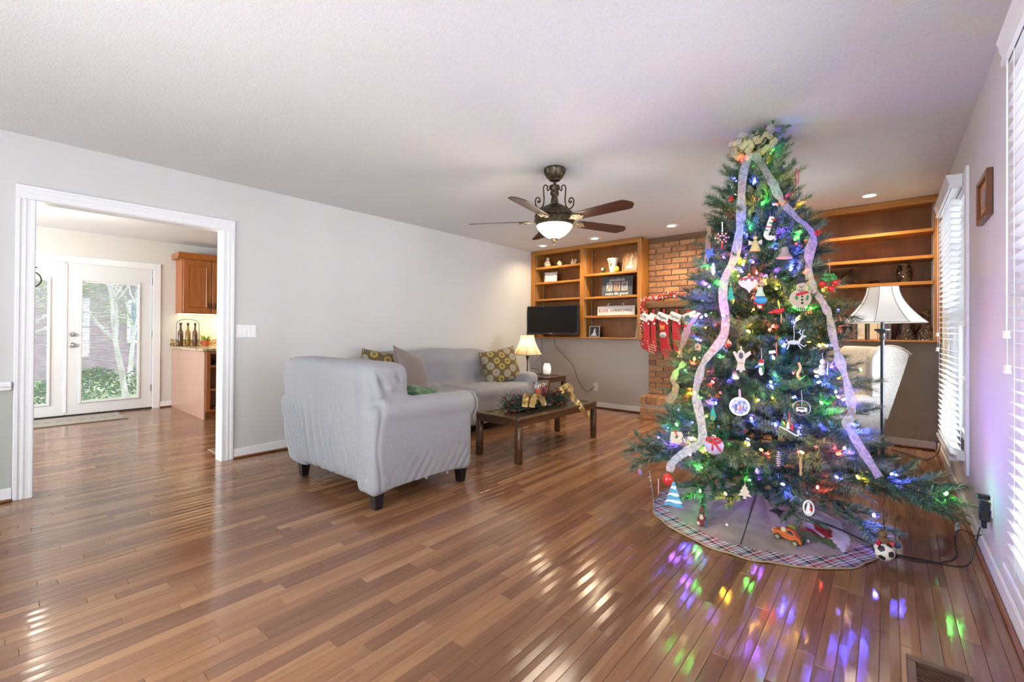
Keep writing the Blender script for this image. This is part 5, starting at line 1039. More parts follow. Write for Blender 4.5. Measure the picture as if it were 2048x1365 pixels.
def plaidmat():
    n, l = nt(plaid_m); tc = n.new('ShaderNodeTexCoord'); sp = n.new('ShaderNodeSeparateXYZ'); mp = n.new('ShaderNodeMapping'); mp.inputs['Rotation'].default_value = (0, 0, .5); l.new(tc.outputs['Object'], mp.inputs[0]); l.new(mp.outputs[0], sp.inputs[0])
    outs = []
    for ax_ in (0, 1):
        m_ = n.new('ShaderNodeMath'); m_.operation = 'MULTIPLY'; m_.inputs[1].default_value = 11.0; l.new(sp.outputs[ax_], m_.inputs[0]); f = n.new('ShaderNodeMath'); f.operation = 'FRACT'; l.new(m_.outputs[0], f.inputs[0])
        cr = n.new('ShaderNodeValToRGB'); cr.color_ramp.interpolation = 'CONSTANT'; e = cr.color_ramp.elements; e[0].color = (.03, .05, .05, 1); e[1].position = .88; e[1].color = (.02, .03, .05, 1)
        for p_, c_ in ((.16, (.75, .72, .74, 1)), (.24, (.34, .03, .05, 1)), (.44, (.75, .72, .74, 1)), (.50, (.03, .04, .06, 1)), (.58, (.62, .60, .63, 1)), (.72, (.03, .06, .05, 1)), (.80, (.70, .68, .70, 1))): q = e.new(p_); q.color = c_
        l.new(f.outputs[0], cr.inputs[0]); outs.append(cr)
    mx = n.new('ShaderNodeMix'); mx.data_type = 'RGBA'; mx.inputs[0].default_value = .5; l.new(outs[0].outputs[0], mx.inputs[6]); l.new(outs[1].outputs[0], mx.inputs[7]); l.new(mx.outputs[2], bsdf(plaid_m).inputs['Base Color'])
plaidmat()
skirt = thing('tree_skirt', 'round taupe tree skirt with plaid border on the oak floor', 'tree skirt', (0, 0, 0))
taupe = noisy(P('taupe_felt', (.26, .19, .16), .95, sheen=.3), (.22, .16, .135), (.31, .235, .20), (14, 14, 14), 4)
def skpart(name, mat_, test, dz=0.):
    bb = bmesh.new(); vm = {}
    for j in range(NR):
        for i in range(NA):
            i2 = (i+1) % NA; c_ = [(G[j][i][0]+G[j+1][i2][0])/2, (G[j][i][1]+G[j+1][i2][1])/2]
            if not test(j/NR, 2*pi*i/NA, c_): continue
            vs = []
            for (jj, ii) in ((j, i), (j+1, i), (j+1, i2), (j, i2)):
                if (jj, ii) not in vm: p = G[jj][ii]; vm[(jj, ii)] = bb.verts.new((p[0], p[1], p[2]+dz))
                vs.append(vm[(jj, ii)])
            bb.faces.new(vs)
    me = bpy.data.meshes.new(name); bb.to_mesh(me); bb.free(); me.materials.append(mat_); me.polygons.foreach_set('use_smooth', [True]*len(me.polygons)); return link(name, me, skirt)
bw = lambda s_, a: s_ > .835
skpart('felt', taupe, lambda s_, a, c_: not bw(s_, a)); skpart('plaid_border', plaid_m, lambda s_, a, c_: bw(s_, a), .001)
B().tube([Vector(p)+Vector((0, 0, .002)) for p in G[NR]]+[G[NR][0]], .0045, 6).obj('edge_binding', P('tan_binding', (.38, .27, .14), .8), skirt)
seam = [Vector(G[j][int((rad(-86) % (2*pi))/(2*pi)*NA)])+Vector((0, 0, .002)) for j in range(2, 54)]; B().tube(seam, .0022, 5).obj('seam', P('seam_brown', (.10, .05, .04), .9), skirt)
ap = dict(snow=([(3.981, 3.327), (4.061, 3.359), (4.133, 3.316), (4.21, 3.266), (4.228, 3.173), (4.267, 3.048), (4.269, 2.957), (4.252, 2.843), (4.219, 2.901), (4.18, 2.959), (4.113, 3.073), (4.016, 3.098), (3.994, 3.07), (4.013, 3.194)], (.72, .68, .69)),
          tree=([(4.014, 2.987), (4.071, 2.934), (4.127, 2.941), (4.197, 2.947), (4.222, 2.853), (4.173, 2.861), (4.135, 2.894), (4.138, 2.831), (4.113, 2.848), (4.078, 2.871), (4.041, 2.88)], (.12, .19, .06)),
          coat=([(4.029, 2.97), (4.062, 3.006), (4.107, 3.016), (4.095, 3.088), (4.13, 3.118), (4.183, 3.074), (4.193, 2.97), (4.166, 2.941), (4.127, 2.941), (4.067, 2.931)], (.42, .015, .03)),
          fur=([(4.001, 3.052), (4.032, 3.048), (4.094, 3.056), (4.111, 3.012), (4.161, 2.956), (4.154, 2.944), (4.106, 2.986), (4.04, 2.98)], (.74, .68, .68)),
          face=([(3.977, 3.36), (4.018, 3.377), (4.023, 3.29), (3.998, 3.269)], (.45, .20, .08)), mitten=([(4.025, 3.204), (4.07, 3.243), (4.094, 3.174), (4.038, 3.133)], (.28, .14, .06)), star=([(3.879, 3.027), (3.905, 3.059), (3.902, 3.132), (3.922, 3.082), (3.952, 3.082), (3.941, 3.033), (3.952, 2.964), (3.928, 3.005)], (.02, .025, .02)))
for k, (nm, (poly, c_)) in enumerate(ap.items()):
    skpart('applique_'+nm, P('felt_'+nm, c_, .9), lambda s_, a, q, poly=poly: inpoly(q, poly) and s_ < .9, .002+.0012*k)
for p in ((3.86, 3.17), (3.72, 2.75), (3.58, 2.93), (4.10, 2.82), (3.66, 3.02)): B().ball((p[0], p[1], .035), .009, seg=8).obj('pompom', wcuff, skirt)

# ------------------------------------------------------------------ ornaments
FR = rad(12)
def orn(name, label, loc, hang=.06, cord=(.5, .4, .3), cr_=.0012, push=.03, off=(0, 0)):
    v = Vector((loc[0]-AX, loc[1]-AY, 0)); v = v.normalized()*push if v.length > .01 else v
    t = thing(name, label, 'ornament', (loc[0]+v.x, loc[1]+v.y, loc[2]), FR)
    if hang: B().tube([(0, 0, 0), (.002, 0, hang*.5), (-v.normalized().x*.02*0, .012, hang)], cr_, 5).obj('hanging_cord', P('cord_%.2f_%.2f_%.2f' % cord, cord, .6), t)
    return t
def mp(nm, c, r=.5, me=0, **k): return P(nm, c, r, me, **k)
wh = mp('orn_white', (.82, .80, .78), .4); wh2 = mp('orn_ivory', (.66, .58, .46), .6); rd = mp('orn_red', (.55, .02, .03), .3); gr = mp('orn_green', (.03, .22, .07), .4); blu = mp('orn_blue', (.05, .30, .62), .35); bk = mp('orn_black', (.02, .02, .02), .5)
tl = mp('orn_teal', (.02, .33, .26), .5); wd_ = mp('orn_wood', (.42, .27, .14), .7); go = mp('orn_gold', (.65, .42, .12), .3, .7); sv = mp('orn_silver', (.65, .66, .70), .2, .9); orr = mp('orn_orange', (.58, .13, .03), .45); tan = mp('orn_tan', (.50, .32, .18), .7); pk = mp('orn_pink', (.68, .35, .42), .4)
# beaded snowflake
t = orn('snowflake_ornament', 'red and white beaded snowflake on pale ribbon, upper left tree', (3.656, 2.940, 1.729), .09, (.7, .75, .72), .004)
for nm, m_, o_ in (('red_beads', rd, 0), ('white_beads', wh, 1)):
    b = B()
    for k in range(8):
        for q in range(2, 6):
            if (k+q) % 2 == o_: b.ball((q*.0075*cos(k*pi/4), 0, q*.0085*sin(k*pi/4)-.01), .0050, seg=6)
    b.obj(nm, m_, t)
B().tube([(0, 0, -.04), (0, 0, -.075)], .006, 6).obj('tassel', rd, t)
t = orn('teardrop_ornament', 'clear teardrop hoop holding a gold bell, high on the tree', (3.689, 3.012, 1.968), 0)
B().tube([(.035*cos(a)-.0, 0, .035*sin(a)*(.8+.3*cos(a))) for a in np.linspace(.6, 5.7, 22)], .004, 6).obj('hoop', hur_m, t); B().lathe([(0, .02), (.008, .015), (.012, 0), (.018, -.008)], 10).obj('bell', rd, t)
t = orn('stocking_ornament', 'red and white striped mini stocking ornament, upper tree', (3.893, 2.950, 1.746), .09, (.55, .1, .06), .002)
B().tube(smoothpts([(.01, 0, .06), (.0, 0, .03), (-.01, 0, -.01), (-.02, 0, -.04), (-.005, 0, -.06), (.012, 0, -.055)], 4), .014, 10).obj('body', wh, t)
for k in range(4): B().lathe([(.0165, -.003), (.0165, .003)], 12, c=(.004-k*.006, 0, .045-k*.022), M=RY(.25)).obj('stripe', (rd, gr)[k % 2], t)
B().ball((.018, -.004, -.058), .010, seg=8).obj('pompom', wh, t)
t = orn('angel_ornament', 'small yellow-robed angel ornament below the mini stocking', (3.830, 2.911, 1.660), .07)
B().lathe([(0, .02), (.012, .01), (.028, -.045), (.0, -.047)], 14).ball((0, 0, .028), .012, seg=8).obj('robe', mp('orn_yellow', (.70, .55, .25), .5), t)
for sg in (-1, 1): B().prism([(0, 0), (sg*.035, .02), (sg*.034, -.012)], .004, .008, bev=.001).obj('wing', wh2, t)
t = orn('bell_ornament', 'silver and pink bell ornament at upper right centre of tree', (3.964, 2.933, 1.589), .03)
B().lathe([(0, .038), (.01, .036), (.018, .028), (.022, .0), (.036, -.022), (.030, -.024)], 24, wob=lambda a, z: 1+.02*cos(8*a)).obj('bell', mp('bell_silver', (.62, .50, .50), .3, .6), t); B().lathe([(.037, -.023), (.039, -.028), (.036, -.031)], 24).obj('rim', pk, t); B().ball((0, 0, -.028), .007, seg=8).obj('clapper', go, t)
t = orn('icicle_ornament', 'white ceramic icicle ornament at the left edge of tree', (3.619, 2.897, 1.530), .04); B().lathe([(0, .035), (.009, .028), (.006, .018), (.014, .008), (.011, -.012), (.013, -.02), (.006, -.035), (0, -.045)], 12).obj('icicle', wh, t)
t = orn('blue_star_ornament', 'glittery blue folded star ornament, upper left of tree', (3.592, 2.939, 1.631), .04); B().prism([(-.035, .03), (-.005, .022), (.02, .04), (.015, .005), (.038, -.02), (.0, -.015), (-.015, -.055), (-.02, -.012)], -.008, .008, bev=.003).obj('star', mp('glitter_blue', (.10, .16, .55), .3, .5), t)
t = orn('clothespin_ornament', 'pale wooden clothespin ornament at the tree upper left edge', (3.560, 3.035, 1.775), .0); B().box(-.010, -.001, -.005, .005, -.06, .05, .002).box(.001, .010, -.005, .005, -.06, .05, .002).obj('pegs', wd_, t); B().tube([(-.012, -.007, .0), (.012, -.007, .0)], .003, 6).obj('spring', sv, t)
t = orn('onion_ornament', 'white onion-shaped ornament with dark pink spots', (3.816, 2.843, 1.428), .11, (.1, .4, .2))
B().lathe([(0, .036), (.012, .034), (.036, .026), (.054, .008), (.056, -.004), (.044, -.022), (.022, -.036), (.008, -.05), (0, -.066)], 26).obj('body', wh, t)
for x_, z_ in ((-.018, .010), (.012, .004), (.030, .016), (.0, .022), (-.038, .012), (.042, .0)): 
    yy = -math.sqrt(max(0, .056**2-x_**2))*.93; B().ball((x_, yy, z_), (.010, .006, .010), seg=8).obj('spot', mp('spot_pink', (.40, .05, .09), .4), t)
B().lathe([(.006, .034), (.01, .044), (.004, .05)], 10).obj('cap', go, t)
t = orn('mouse_ornament', 'mouse in pale green dress on a blue sled ornament', (3.869, 2.835, 1.367), .10, (.55, .1, .15), .0018)
B().lathe([(0, .03), (.012, .026), (.016, .0), (.026, -.026), (0, -.028)], 14).obj('dress', mp('dress_green', (.55, .68, .55), .5), t); B().ball((.006, -.004, .042), (.014, .012, .013), seg=10).ball((.018, -.01, .040), (.008, .006, .006), seg=8).obj('head', tan, t)
for x_ in (-.004, .012): B().ball((x_, .002, .056), (.008, .003, .008), seg=8).obj('ear', pk, t)
B().ball((.004, -.004, -.048), (.032, .022, .022), seg=12).obj('sled', blu, t); B().tube([(-.032, -.01, -.058), (-.01, -.012, -.072), (.022, -.01, -.068)], .004, 6).obj('runner', rd, t)
t = orn('tree_ornament', 'small flat teal pine tree ornament near the left ribbon', (3.727, 2.827, 1.368), .07)
B().prism([(0, .045), (.012, .020), (.006, .020), (.018, -.006), (.010, -.006), (.024, -.036), (.004, -.036), (.004, -.046), (-.004, -.046), (-.004, -.036), (-.024, -.036), (-.010, -.006), (-.018, -.006), (-.006, .020), (-.012, .020)], -.003, .003, bev=.001).obj('tree_cutout', tl, t); B().ball((0, -.002, .048), .005, seg=6).obj('star', go, t)
t = orn('snowman_ornament', 'large flat wooden snowman plaque with red scarf, right centre', (4.047, 2.907, 1.349), .05); 
circ = lambda cx_, cz_, r_, n_=22: [(cx_+r_*cos(2*pi*k/n_), cz_+r_*sin(2*pi*k/n_)) for k in range(n_)]
B().prism(circ(-.008, -.022, .052), -.004, .004, bev=.0015).prism(circ(-.002, .038, .027), -.004, .004, bev=.0015).prism(circ(.050, .018, .014), -.004, .004).prism([(.025, .0), (.052, .008), (.048, .028), (.02, .02)], -.004, .004).obj('plaque', mp('plaque_tan', (.60, .47, .34), .6), t)
B().prism([(-.040, .052), (.028, .070), (.026, .078), (.014, .076), (.008, .098), (-.028, .088), (-.024, .066), (-.042, .060)], -.006, .006, bev=.001).obj('hat', mp('hat_black', (.03, .03, .04), .6), t)
B().prism([(-.030, .004), (-.004, .012), (.026, .018), (.030, .006), (.004, -.002), (-.028, -.010)], -.0065, -.004, bev=.0005).obj('scarf', rd, t)
for x_, z_, r_ in ((.0, -.012, .0055), (.0, -.030, .0060), (.0, -.048, .0065), (-.010, .042, .003), (.004, .046, .003), (-.002, .036, .0035)): B().prism(circ(x_, z_, r_, 10), -.0065, -.004).obj('button', bk, t)
B().prism([(-.034, -.012), (-.022, -.006), (-.018, -.028), (-.030, -.030)], -.0062, -.004).prism([(.020, -.008), (.030, -.006), (.028, -.032), (.016, -.034)], -.0062, -.004).obj('holly', gr, t)
for k in range(5): B().prism([(-.022+k*.009, -.074), (-.020+k*.009, -.074), (-.020+k*.009, -.092), (-.022+k*.009, -.092)], -.001, .001).obj('fringe', wh, t)
t = orn('jingle_ball_ornament', 'cluster of three red bauble bells under green leaves', (4.148, 3.051, 1.424), .13, (.6, .45, .35)); 
for c_ in ((-.030, 0, -.012), (.030, -.006, -.006), (.008, -.01, -.040)): B().ball(c_, .020, seg=14).obj('bell', mp('shiny_red', (.65, .03, .03), .12, coat=.6), t)
b = B()
for a in range(7): b.ball((.022*cos(a), -.006+.012*sin(a*3), .022+.016*sin(a*2)), (.016, .005, .010), seg=8)
b.obj('leaves', mp('leaf_shiny_green', (.06, .35, .08), .25), t)
t = orn('bird_ornament', 'red bird on twig ornament in the middle of the tree', (3.954, 2.816, 1.243), .02); B().ball((0, 0, .012), (.026, .012, .014), seg=12).ball((.022, -.004, .022), .009, seg=8).prism([(-.05, .004), (-.02, .0), (-.02, .02)], -.003, .003).obj('body', mp('cardinal_red', (.62, .02, .02), .4), t); B().lathe([(.003, -.05), (.003, 0)], 6, c=(.016, 0, 0)).obj('stem', go, t)
t = orn('reindeer_ornament', 'clear acrylic leaping reindeer ornament, right of centre', (4.028, 2.795, 1.087), .09, (.8, .75, .8)); B().ball((0, 0, 0), (.030, .008, .012), seg=12).tube([(.022, 0, .004), (.038, 0, .030)], .006, 6).ball((.046, 0, .032), (.011, .005, .006), seg=8).tube([(.024, 0, -.006), (.046, 0, -.022), (.056, 0, -.012)], .003, 5).tube([(.018, 0, -.008), (.034, 0, -.034)], .003, 5).tube([(-.024, 0, -.004), (-.044, 0, -.022), (-.058, 0, -.018)], .003, 5).tube([(-.02, 0, -.008), (-.030, 0, -.038)], .003, 5).tube([(.038, 0, .034), (.026, 0, .050), (.030, 0, .066)], .002, 5).tube([(.040, 0, .036), (.040, 0, .058), (.050, 0, .068)], .002, 5).tube([(.032, 0, .046), (.018, 0, .056)], .002, 5).ball((-.032, 0, .010), .005, seg=6).obj('deer', mp('acrylic', (.75, .74, .85), .1, alpha=.8), t)
t = orn('angel_plaque_ornament', 'flat wooden angel with oval photo, left centre of tree', (3.806, 2.707, 1.001), .06, (.55, .6, .75), .004)
B().prism([(-.018, .02), (-.014, .036), (0, .044), (.014, .036), (.018, .02), (.045, .038), (.050, .020), (.022, -.008), (.016, -.04), (.022, -.070), (.008, -.070), (.006, -.080), (-.006, -.080), (-.010, -.068), (-.024, -.072), (-.016, -.03), (-.030, .004), (-.042, .030), (-.03, .034)], -.004, .004, bev=.001).obj('plaque', mp('angel_wood', (.60, .50, .45), .6), t)
B().prism([(x_*.62, z_) for x_, z_ in circ(0, .010, .018, 18)], -.0062, -.004).obj('oval_photo', mp('photo_dark', (.08, .07, .09), .3), t); B().prism([(-.012, -.034), (.012, -.034), (.012, -.028), (-.012, -.028)], -.0055, -.004).obj('band', wd_, t)
t = orn('penguin_ornament', 'white bird ornament with red hat and green scarf', (3.900, 2.707, .956), .10, (.7, .6, .5)); B().ball((0, 0, -.022), (.012, .012, .026), seg=12).ball((0, 0, .014), .013, seg=10).obj('body', wh, t); B().lathe([(.015, .02), (.013, .03), (.004, .042), (0, .044)], 12).obj('hat', rd, t); B().lathe([(.013, -.004), (.015, .0), (.013, .004)], 12).box(.004, .014, -.016, -.010, -.03, .0, .002).obj('scarf', gr, t)
t = orn('tag_ornament', 'white paper tag hanging on red ribbon, centre of tree', (3.945, 2.745, 1.035), .0); B().box(-.019, .012, -.001, .001, -.008, .008, .0005, M=RY(-.15)).obj('tag', wh, t); B().tube([(.016, 0, .05), (.018, 0, -.01), (.016, .01, -.02)], .003, 6).obj('ribbon', rd, t)
t = orn('snowman_ornament', 'white snowman figure ornament with a ski, right side of tree', (4.145, 2.829, .962), .07, (.7, .7, .75)); B().ball((-.004, 0, -.026), .019, seg=12).ball((-.002, 0, .0), .014, seg=12).ball((0, 0, .022), .011, seg=10).lathe([(.012, .026), (.010, .036), (0, .044)], 10).obj('body', wh, t); B().tube([(.020, -.006, -.04), (.022, -.006, .02), (.016, -.006, .03)], .002, 6).obj('ski', sv, t)
t = orn('photo_disc_ornament', 'round white disc ornament printed with blue figures, pink ribbon', (3.815, 2.638, .742), .09, (.65, .35, .5), .006)
B().prism(circ(0, 0, .050, 30), -.005, .005, bev=.0015).obj('disc', wh, t); B().prism(circ(0, 0, .040, 30), -.0062, -.004).obj('printed_scene', noisy(mp('disc_print', (.4, .45, .8), .4), (.12, .18, .55), (.75, .72, .85), (60, 60, 60), 2), t); 
for x_ in (-.016, .004, .018): B().prism([(x_-.006, -.02), (x_+.006, -.02), (x_+.003, .008), (x_, .014), (x_-.003, .008)], -.0072, -.006).obj('figure', mp('disc_figure_%d' % int(x_*1e3+50), ((.15, .10, .12), (.65, .15, .25), (.2, .2, .5))[(x_ > 0)+(x_ > .01)], .5), t)
B().tube([(.040*cos(a), -.0065, .050*sin(a)*.0+(-.034)) for a in (0, 1)], .001, 4).obj('thread', wh, t)
t = orn('camper_ornament', 'round silver ornament with white camper van, lower right centre', (4.073, 2.718, .753), .09, (.75, .6, .6)); B().lathe([(.036, -.004), (.040, 0), (.036, .004), (.034, 0), (.036, -.004)], 30, M=RX(pi/2), cap=False).obj('ring', sv, t)
B().box(-.024, .024, -.008, .004, -.020, .004, .004).obj('camper', wh, t); B().box(-.016, .012, -.0095, -.0075, -.006, .0, .001).obj('camper_window', bk, t)
for x_ in (-.012, .012): B().prism(circ(x_, -.020, .005, 10), -.010, -.006).obj('wheel', bk, t)
B().prism([(-.022, .012), (-.012, .012), (-.017, .022)], -.004, 0).obj('heart', rd, t)
t = orn('sled_ornament', 'small blue and green drop ornament beside the left ribbon', (3.688, 2.628, .684), .06, (.6, .4, .1), .0018); B().prism([(-.014, -.03), (.010, -.034), (.018, -.012), (.006, .034), (-.004, .036), (-.012, .004)], -.006, .006, bev=.002).obj('body', tl, t); B().prism([(-.010, -.022), (.006, -.026), (.008, -.008), (-.008, -.004)], -.008, -.005).obj('painted_patch', mp('patch_olive', (.25, .25, .06), .5), t)
t = orn('candy_cane_ornament', 'white candy cane carrying three tiny carollers, lower right', (4.029, 2.668, .651), .08, (.6, .05, .06), .002); B().tube(smoothpts([(-.042, 0, .006), (-.01, 0, -.010), (.025, 0, -.030), (.038, 0, -.030), (.040, 0, -.018), (.032, 0, -.012)], 5), .0035, 8).obj('cane', wh, t)
for x_, z_, m_ in ((-.03, .014, gr), (-.005, .004, wh), (.012, .0, rd)): B().lathe([(0, .022), (.006, .012), (.008, -.006), (0, -.008)], 10, c=(x_, 0, z_)).ball((x_, 0, z_+.02), .006, seg=8).obj('caroller', m_, t)
t = orn('birdhouse_ornament', 'tiny tan wooden birdhouse tag at the left of tree', (3.572, 2.757, 1.052), .05, (.5, .35, .1)); B().prism([(-.016, -.02), (.018, -.02), (.018, .012), (0, .022), (-.016, .012)], -.007, .007, bev=.001).obj('house', tan, t); B().prism(circ(0, 0, .005, 10), -.0085, -.006).obj('hole', bk, t)
t = orn('gingerbread_ornament', 'beige cookie-shaped ornament low on the tree left', (3.498, 2.620, .526), .04, (.5, .1, .05), .003); B().prism([(-.03, .03), (-.008, .034), (-.004, .026), (.004, .034), (.028, .036), (.036, .012), (.028, .0), (.034, -.02), (.014, -.036), (-.012, -.032), (-.03, -.036), (-.034, -.006)], -.004, .004, bev=.0015).obj('cookie', wh2, t); B().ball((0, -.006, .004), (.008, .003, .008), seg=8).obj('holly', gr, t); B().box(.006, .014, -.006, -.003, .0, .045, .001, M=RY(-.5)).obj('ribbon', rd, t)
t = orn('bauble_ornament', 'frosted pinkish ball ornament with red bow, lower left of tree', (3.710, 2.570, .527), .02); B().ball((0, 0, 0), .048, seg=26).obj('ball', mp('frosted_pink', (.60, .48, .72), .35), t)
for sg in (-1, 1): B().tube(smoothpts([(0, -.036, .040), (sg*.022, -.044, .050), (sg*.034, -.040, .034), (sg*.014, -.044, .026), (0, -.040, .036)], 4), .006, 8).tube(smoothpts([(0, -.042, .034), (sg*.012+.008, -.05, .008), (sg*.02+.016, -.046, -.016)], 4), .005, 8).obj('bow', rd, t)
B().lathe([(.010, .046), (.010, .055), (0, .056)], 10).obj('cap', go, t); B().ball((-.016, -.040, .036), .006, seg=8).ball((-.022, -.038, .028), .006, seg=8).obj('holly_berries', gr, t)
t = orn('pinecone_ornament', 'carved pale wooden spiral ornament under the lower branches', (3.996, 2.596, .506), .03); b = B()
for k in range(7): r_ = .004+.009*sin(pi*(k+1)/8.5); b.lathe([(0, .006), (r_, 0), (0, -.004)], 10, c=(0, 0, .032-k*.011))
b.obj('cone', wh2, t)
t = orn('nutcracker_ornament', 'slim tan wooden stick ornament hanging low right of centre', (4.084, 2.618, .480), .03); B().lathe([(0, .05), (.006, .046), (.004, .03), (.007, .01), (.005, -.02), (.007, -.04), (0, -.05)], 10).obj('stick', wd_, t)
t = orn('frosted_tree_ornament', 'blue and white layered tree ornament hanging at lower left', (3.524, 2.500, .244), .05, (.3, .3, .5))
for k in range(7):
    w_ = .010+.0075*k; z_ = .058-k*.019; B().prism([(-w_*.7, z_), (w_*.6, z_+.006), (w_*1.0, z_-.014), (w_*.3, z_-.019), (-w_*.4, z_-.013), (-w_*1.0, z_-.018)], -.008, .008, bev=.003).obj('tier', (mp('tier_blue', (.10, .38, .62), .5), mp('tier_white', (.70, .82, .88), .5))[k % 2], t)
t = orn('wooden_tree_ornament', 'pale wooden cut-out tree ornament over the skirt', (3.866, 2.52, .330), .07)
B().prism([(0, .036), (.014, .018), (.008, .018), (.024, -.002), (.014, -.002), (.032, -.022), (.005, -.022), (.009, -.036), (-.009, -.036), (-.005, -.022), (-.032, -.022), (-.014, -.002), (-.024, -.002), (-.008, .018), (-.014, .018)], -.0025, .0025, bev=.001).obj('tree_cutout', wh2, t)
t = orn('nativity_ornament', 'white pierced oval angel ornament above the skirt applique', (4.124, 2.548, .307), .03); B().tube([(.020*cos(a), 0, .034*sin(a)) for a in np.linspace(0, 2*pi, 22)], .004, 6).lathe([(0, .02), (.006, .014), (.014, -.024), (0, -.026)], 10).ball((0, 0, .020), .007, seg=8).obj('cutout', wh, t); B().ball((.008, -.008, .0), (.005, .003, .010), seg=6).obj('painted_robe', rd, t)
t = orn('crystal_garland_ornament', 'thin string of clear beads dangling at far lower left', (3.379, 2.561, .193), 0); b = B()
for k in range(11): b.ball((-.012+.0025*k, 0, .09-.018*k), .005 if k % 3 else .008, seg=6)
b.obj('beads', cut_m, t); B().tube([(-.014, 0, .13), (.016, 0, -.09)], .0008, 4).obj('thread', wh, t)
t = orn('icicle_ornament', 'thin pink glass icicle ornament dangling at lower left', (3.427, 2.537, .240), 0); B().lathe([(0, .055), (.004, .05), (.003, -.03), (0, -.045)], 8).obj('icicle', pk, t)
t = orn('bauble_ornament', 'dark red ball ornament behind the blue layered tree', (3.479, 2.54, .300), 0); B().ball((0, 0, 0), (.030, .030, .034), seg=18).obj('ball', mp('shiny_red', (.65, .03, .03), .12), t)
t = orn('wire_loop_ornament', 'red twisted wire loop hanging from the top right branch', (3.982, 3.148, 2.066), 0); B().tube(smoothpts([(-.004, 0, .06), (.006, 0, .03), (.006, 0, -.02), (0, 0, -.035), (-.006, 0, -.02), (-.006, 0, .03), (-.004, 0, .06)], 4), .002, 5).obj('loop', rd, t)
t = orn('stick_star_ornament', 'tan straw star ornament next to the right ribbon', (4.255, 2.859, .743), .05, (.5, .4, .15)); B().tube([(0, 0, .02), (-.022, 0, -.05)], .0035, 6).tube([(0, 0, .02), (.026, 0, -.045)], .0035, 6).tube([(-.03, 0, -.01), (.0, 0, .02)], .0035, 6).obj('straws', wd_, t)
t = orn('burlap_tie_ornament', 'copper mesh curl ornament hanging right of centre', (4.054, 2.759, .943), .03); B().tube(smoothpts([(.0, 0, .04), (.008, 0, .01), (-.004, 0, -.02), (.006, 0, -.045)], 4), .007, 8).obj('curl', mp('copper', (.55, .25, .15), .35, .6), t)
t = orn('gift_tag_ornament', 'small purple tag with red edge at the far left branch', (3.261, 2.66, .269), .05); B().box(-.012, .014, -.004, .004, -.018, .012, .002).obj('tag', mp('tag_purple', (.28, .18, .40), .5), t); B().box(-.013, -.008, -.005, .005, -.018, .012, .001).obj('edge', rd, t)
t = orn('peppermint_ornament', 'red berry sprig tucked at the right outer branch', (4.10, 3.02, 1.70), 0); b = B()
for k in range(5): b.ball((.012*cos(k*1.3), .0, .012*sin(k*1.3)), .008, seg=8)
b.obj('berries', rd, t)
# bear on a soccer ball
t = thing('soccer_bear_ornament', 'brown bear on a soccer ball hanging by dark cord', 'ornament', (4.41, 2.80, .088), FR)
bm = bmesh.new(); bmesh.ops.create_icosphere(bm, subdivisions=1, radius=.042); ico = [v.co.copy().normalized() for v in bm.verts]; bm.free(); bm = bmesh.new(); bmesh.ops.create_icosphere(bm, subdivisions=4, radius=.042)
bm2 = bmesh.new(); bmesh.ops.create_icosphere(bm2, subdivisions=0 or 1, radius=1); twelve = [v.co.normalized() for v in bm2.verts if len(v.link_edges) == 5]; bm2.free()
for f in bm.faces:
    c_ = f.calc_center_median().normalized(); f.smooth = True; f.material_index = 1 if max(c_.dot(v) for v in twelve) > .935 else 0
me = bpy.data.meshes.new('ball'); bm.to_mesh(me); bm.free(); me.materials.append(wh2 if False else mp('ball_ivory', (.78, .74, .64), .35)); me.materials.append(bk); link('ball', me, t).rotation_euler = (.3, .4, .2)
brn = mp('bear_brown', (.16, .09, .045), .8); B().ball((0, 0, .052), (.026, .02, .022), seg=12).ball((-.006, -.006, .082), .017, seg=12).ball((-.018, -.004, .097), .006, seg=8).ball((.006, -.004, .098), .006, seg=8).ball((-.008, -.022, .079), (.008, .007, .006), seg=8).obj('bear', brn, t)
B().tube([(-.02, -.012, .05), (-.03, -.03, .038)], .008, 8).tube([(.02, -.012, .05), (.034, -.02, .044)], .008, 8).obj('arms', rd, t); B().ball((.048, -.005, .040), (.016, .012, .012), seg=8).obj('shoe', mp('orn_navy', (.03, .05, .12), .5), t)
B().tube([(0, 0, .1), (0, .01, .20)], .0018, 5).obj('hanging_cord', bk, t)
# gnome on skirt
t = thing('gnome_figurine', 'small gnome figurine in maroon hat standing on the skirt', 'figurine', (3.600, 2.690, .022), FR)
B().lathe([(0, 0), (.022, 0), (.026, .015), (.024, .04), (.014, .055), (0, .056)], 14).obj('coat', mp('gnome_maroon', (.20, .03, .04), .7), t); B().ball((0, -.004, .062), .013, seg=10).obj('head', tan, t)
B().lathe([(.016, .066), (.015, .078), (.009, .098), (.004, .104), (0, .105)], 12).obj('hat', mp('gnome_maroon', (.2, .03, .04), .7), t); B().ball((0, -.018, .048), (.012, .007, .018), seg=8).obj('beard', wh2, t)
B().ball((-.014, -.014, .012), .012, seg=8).obj('drum', wh2, t); B().box(.006, .030, -.020, .0, 0, .035, .003).obj('sack', mp('gnome_blue', (.05, .12, .18), .6), t); B().tube([(.024, -.008, .02), (.028, -.008, .085)], .003, 6).ball((.030, -.008, .08), .006, seg=6).obj('staff', gr, t)
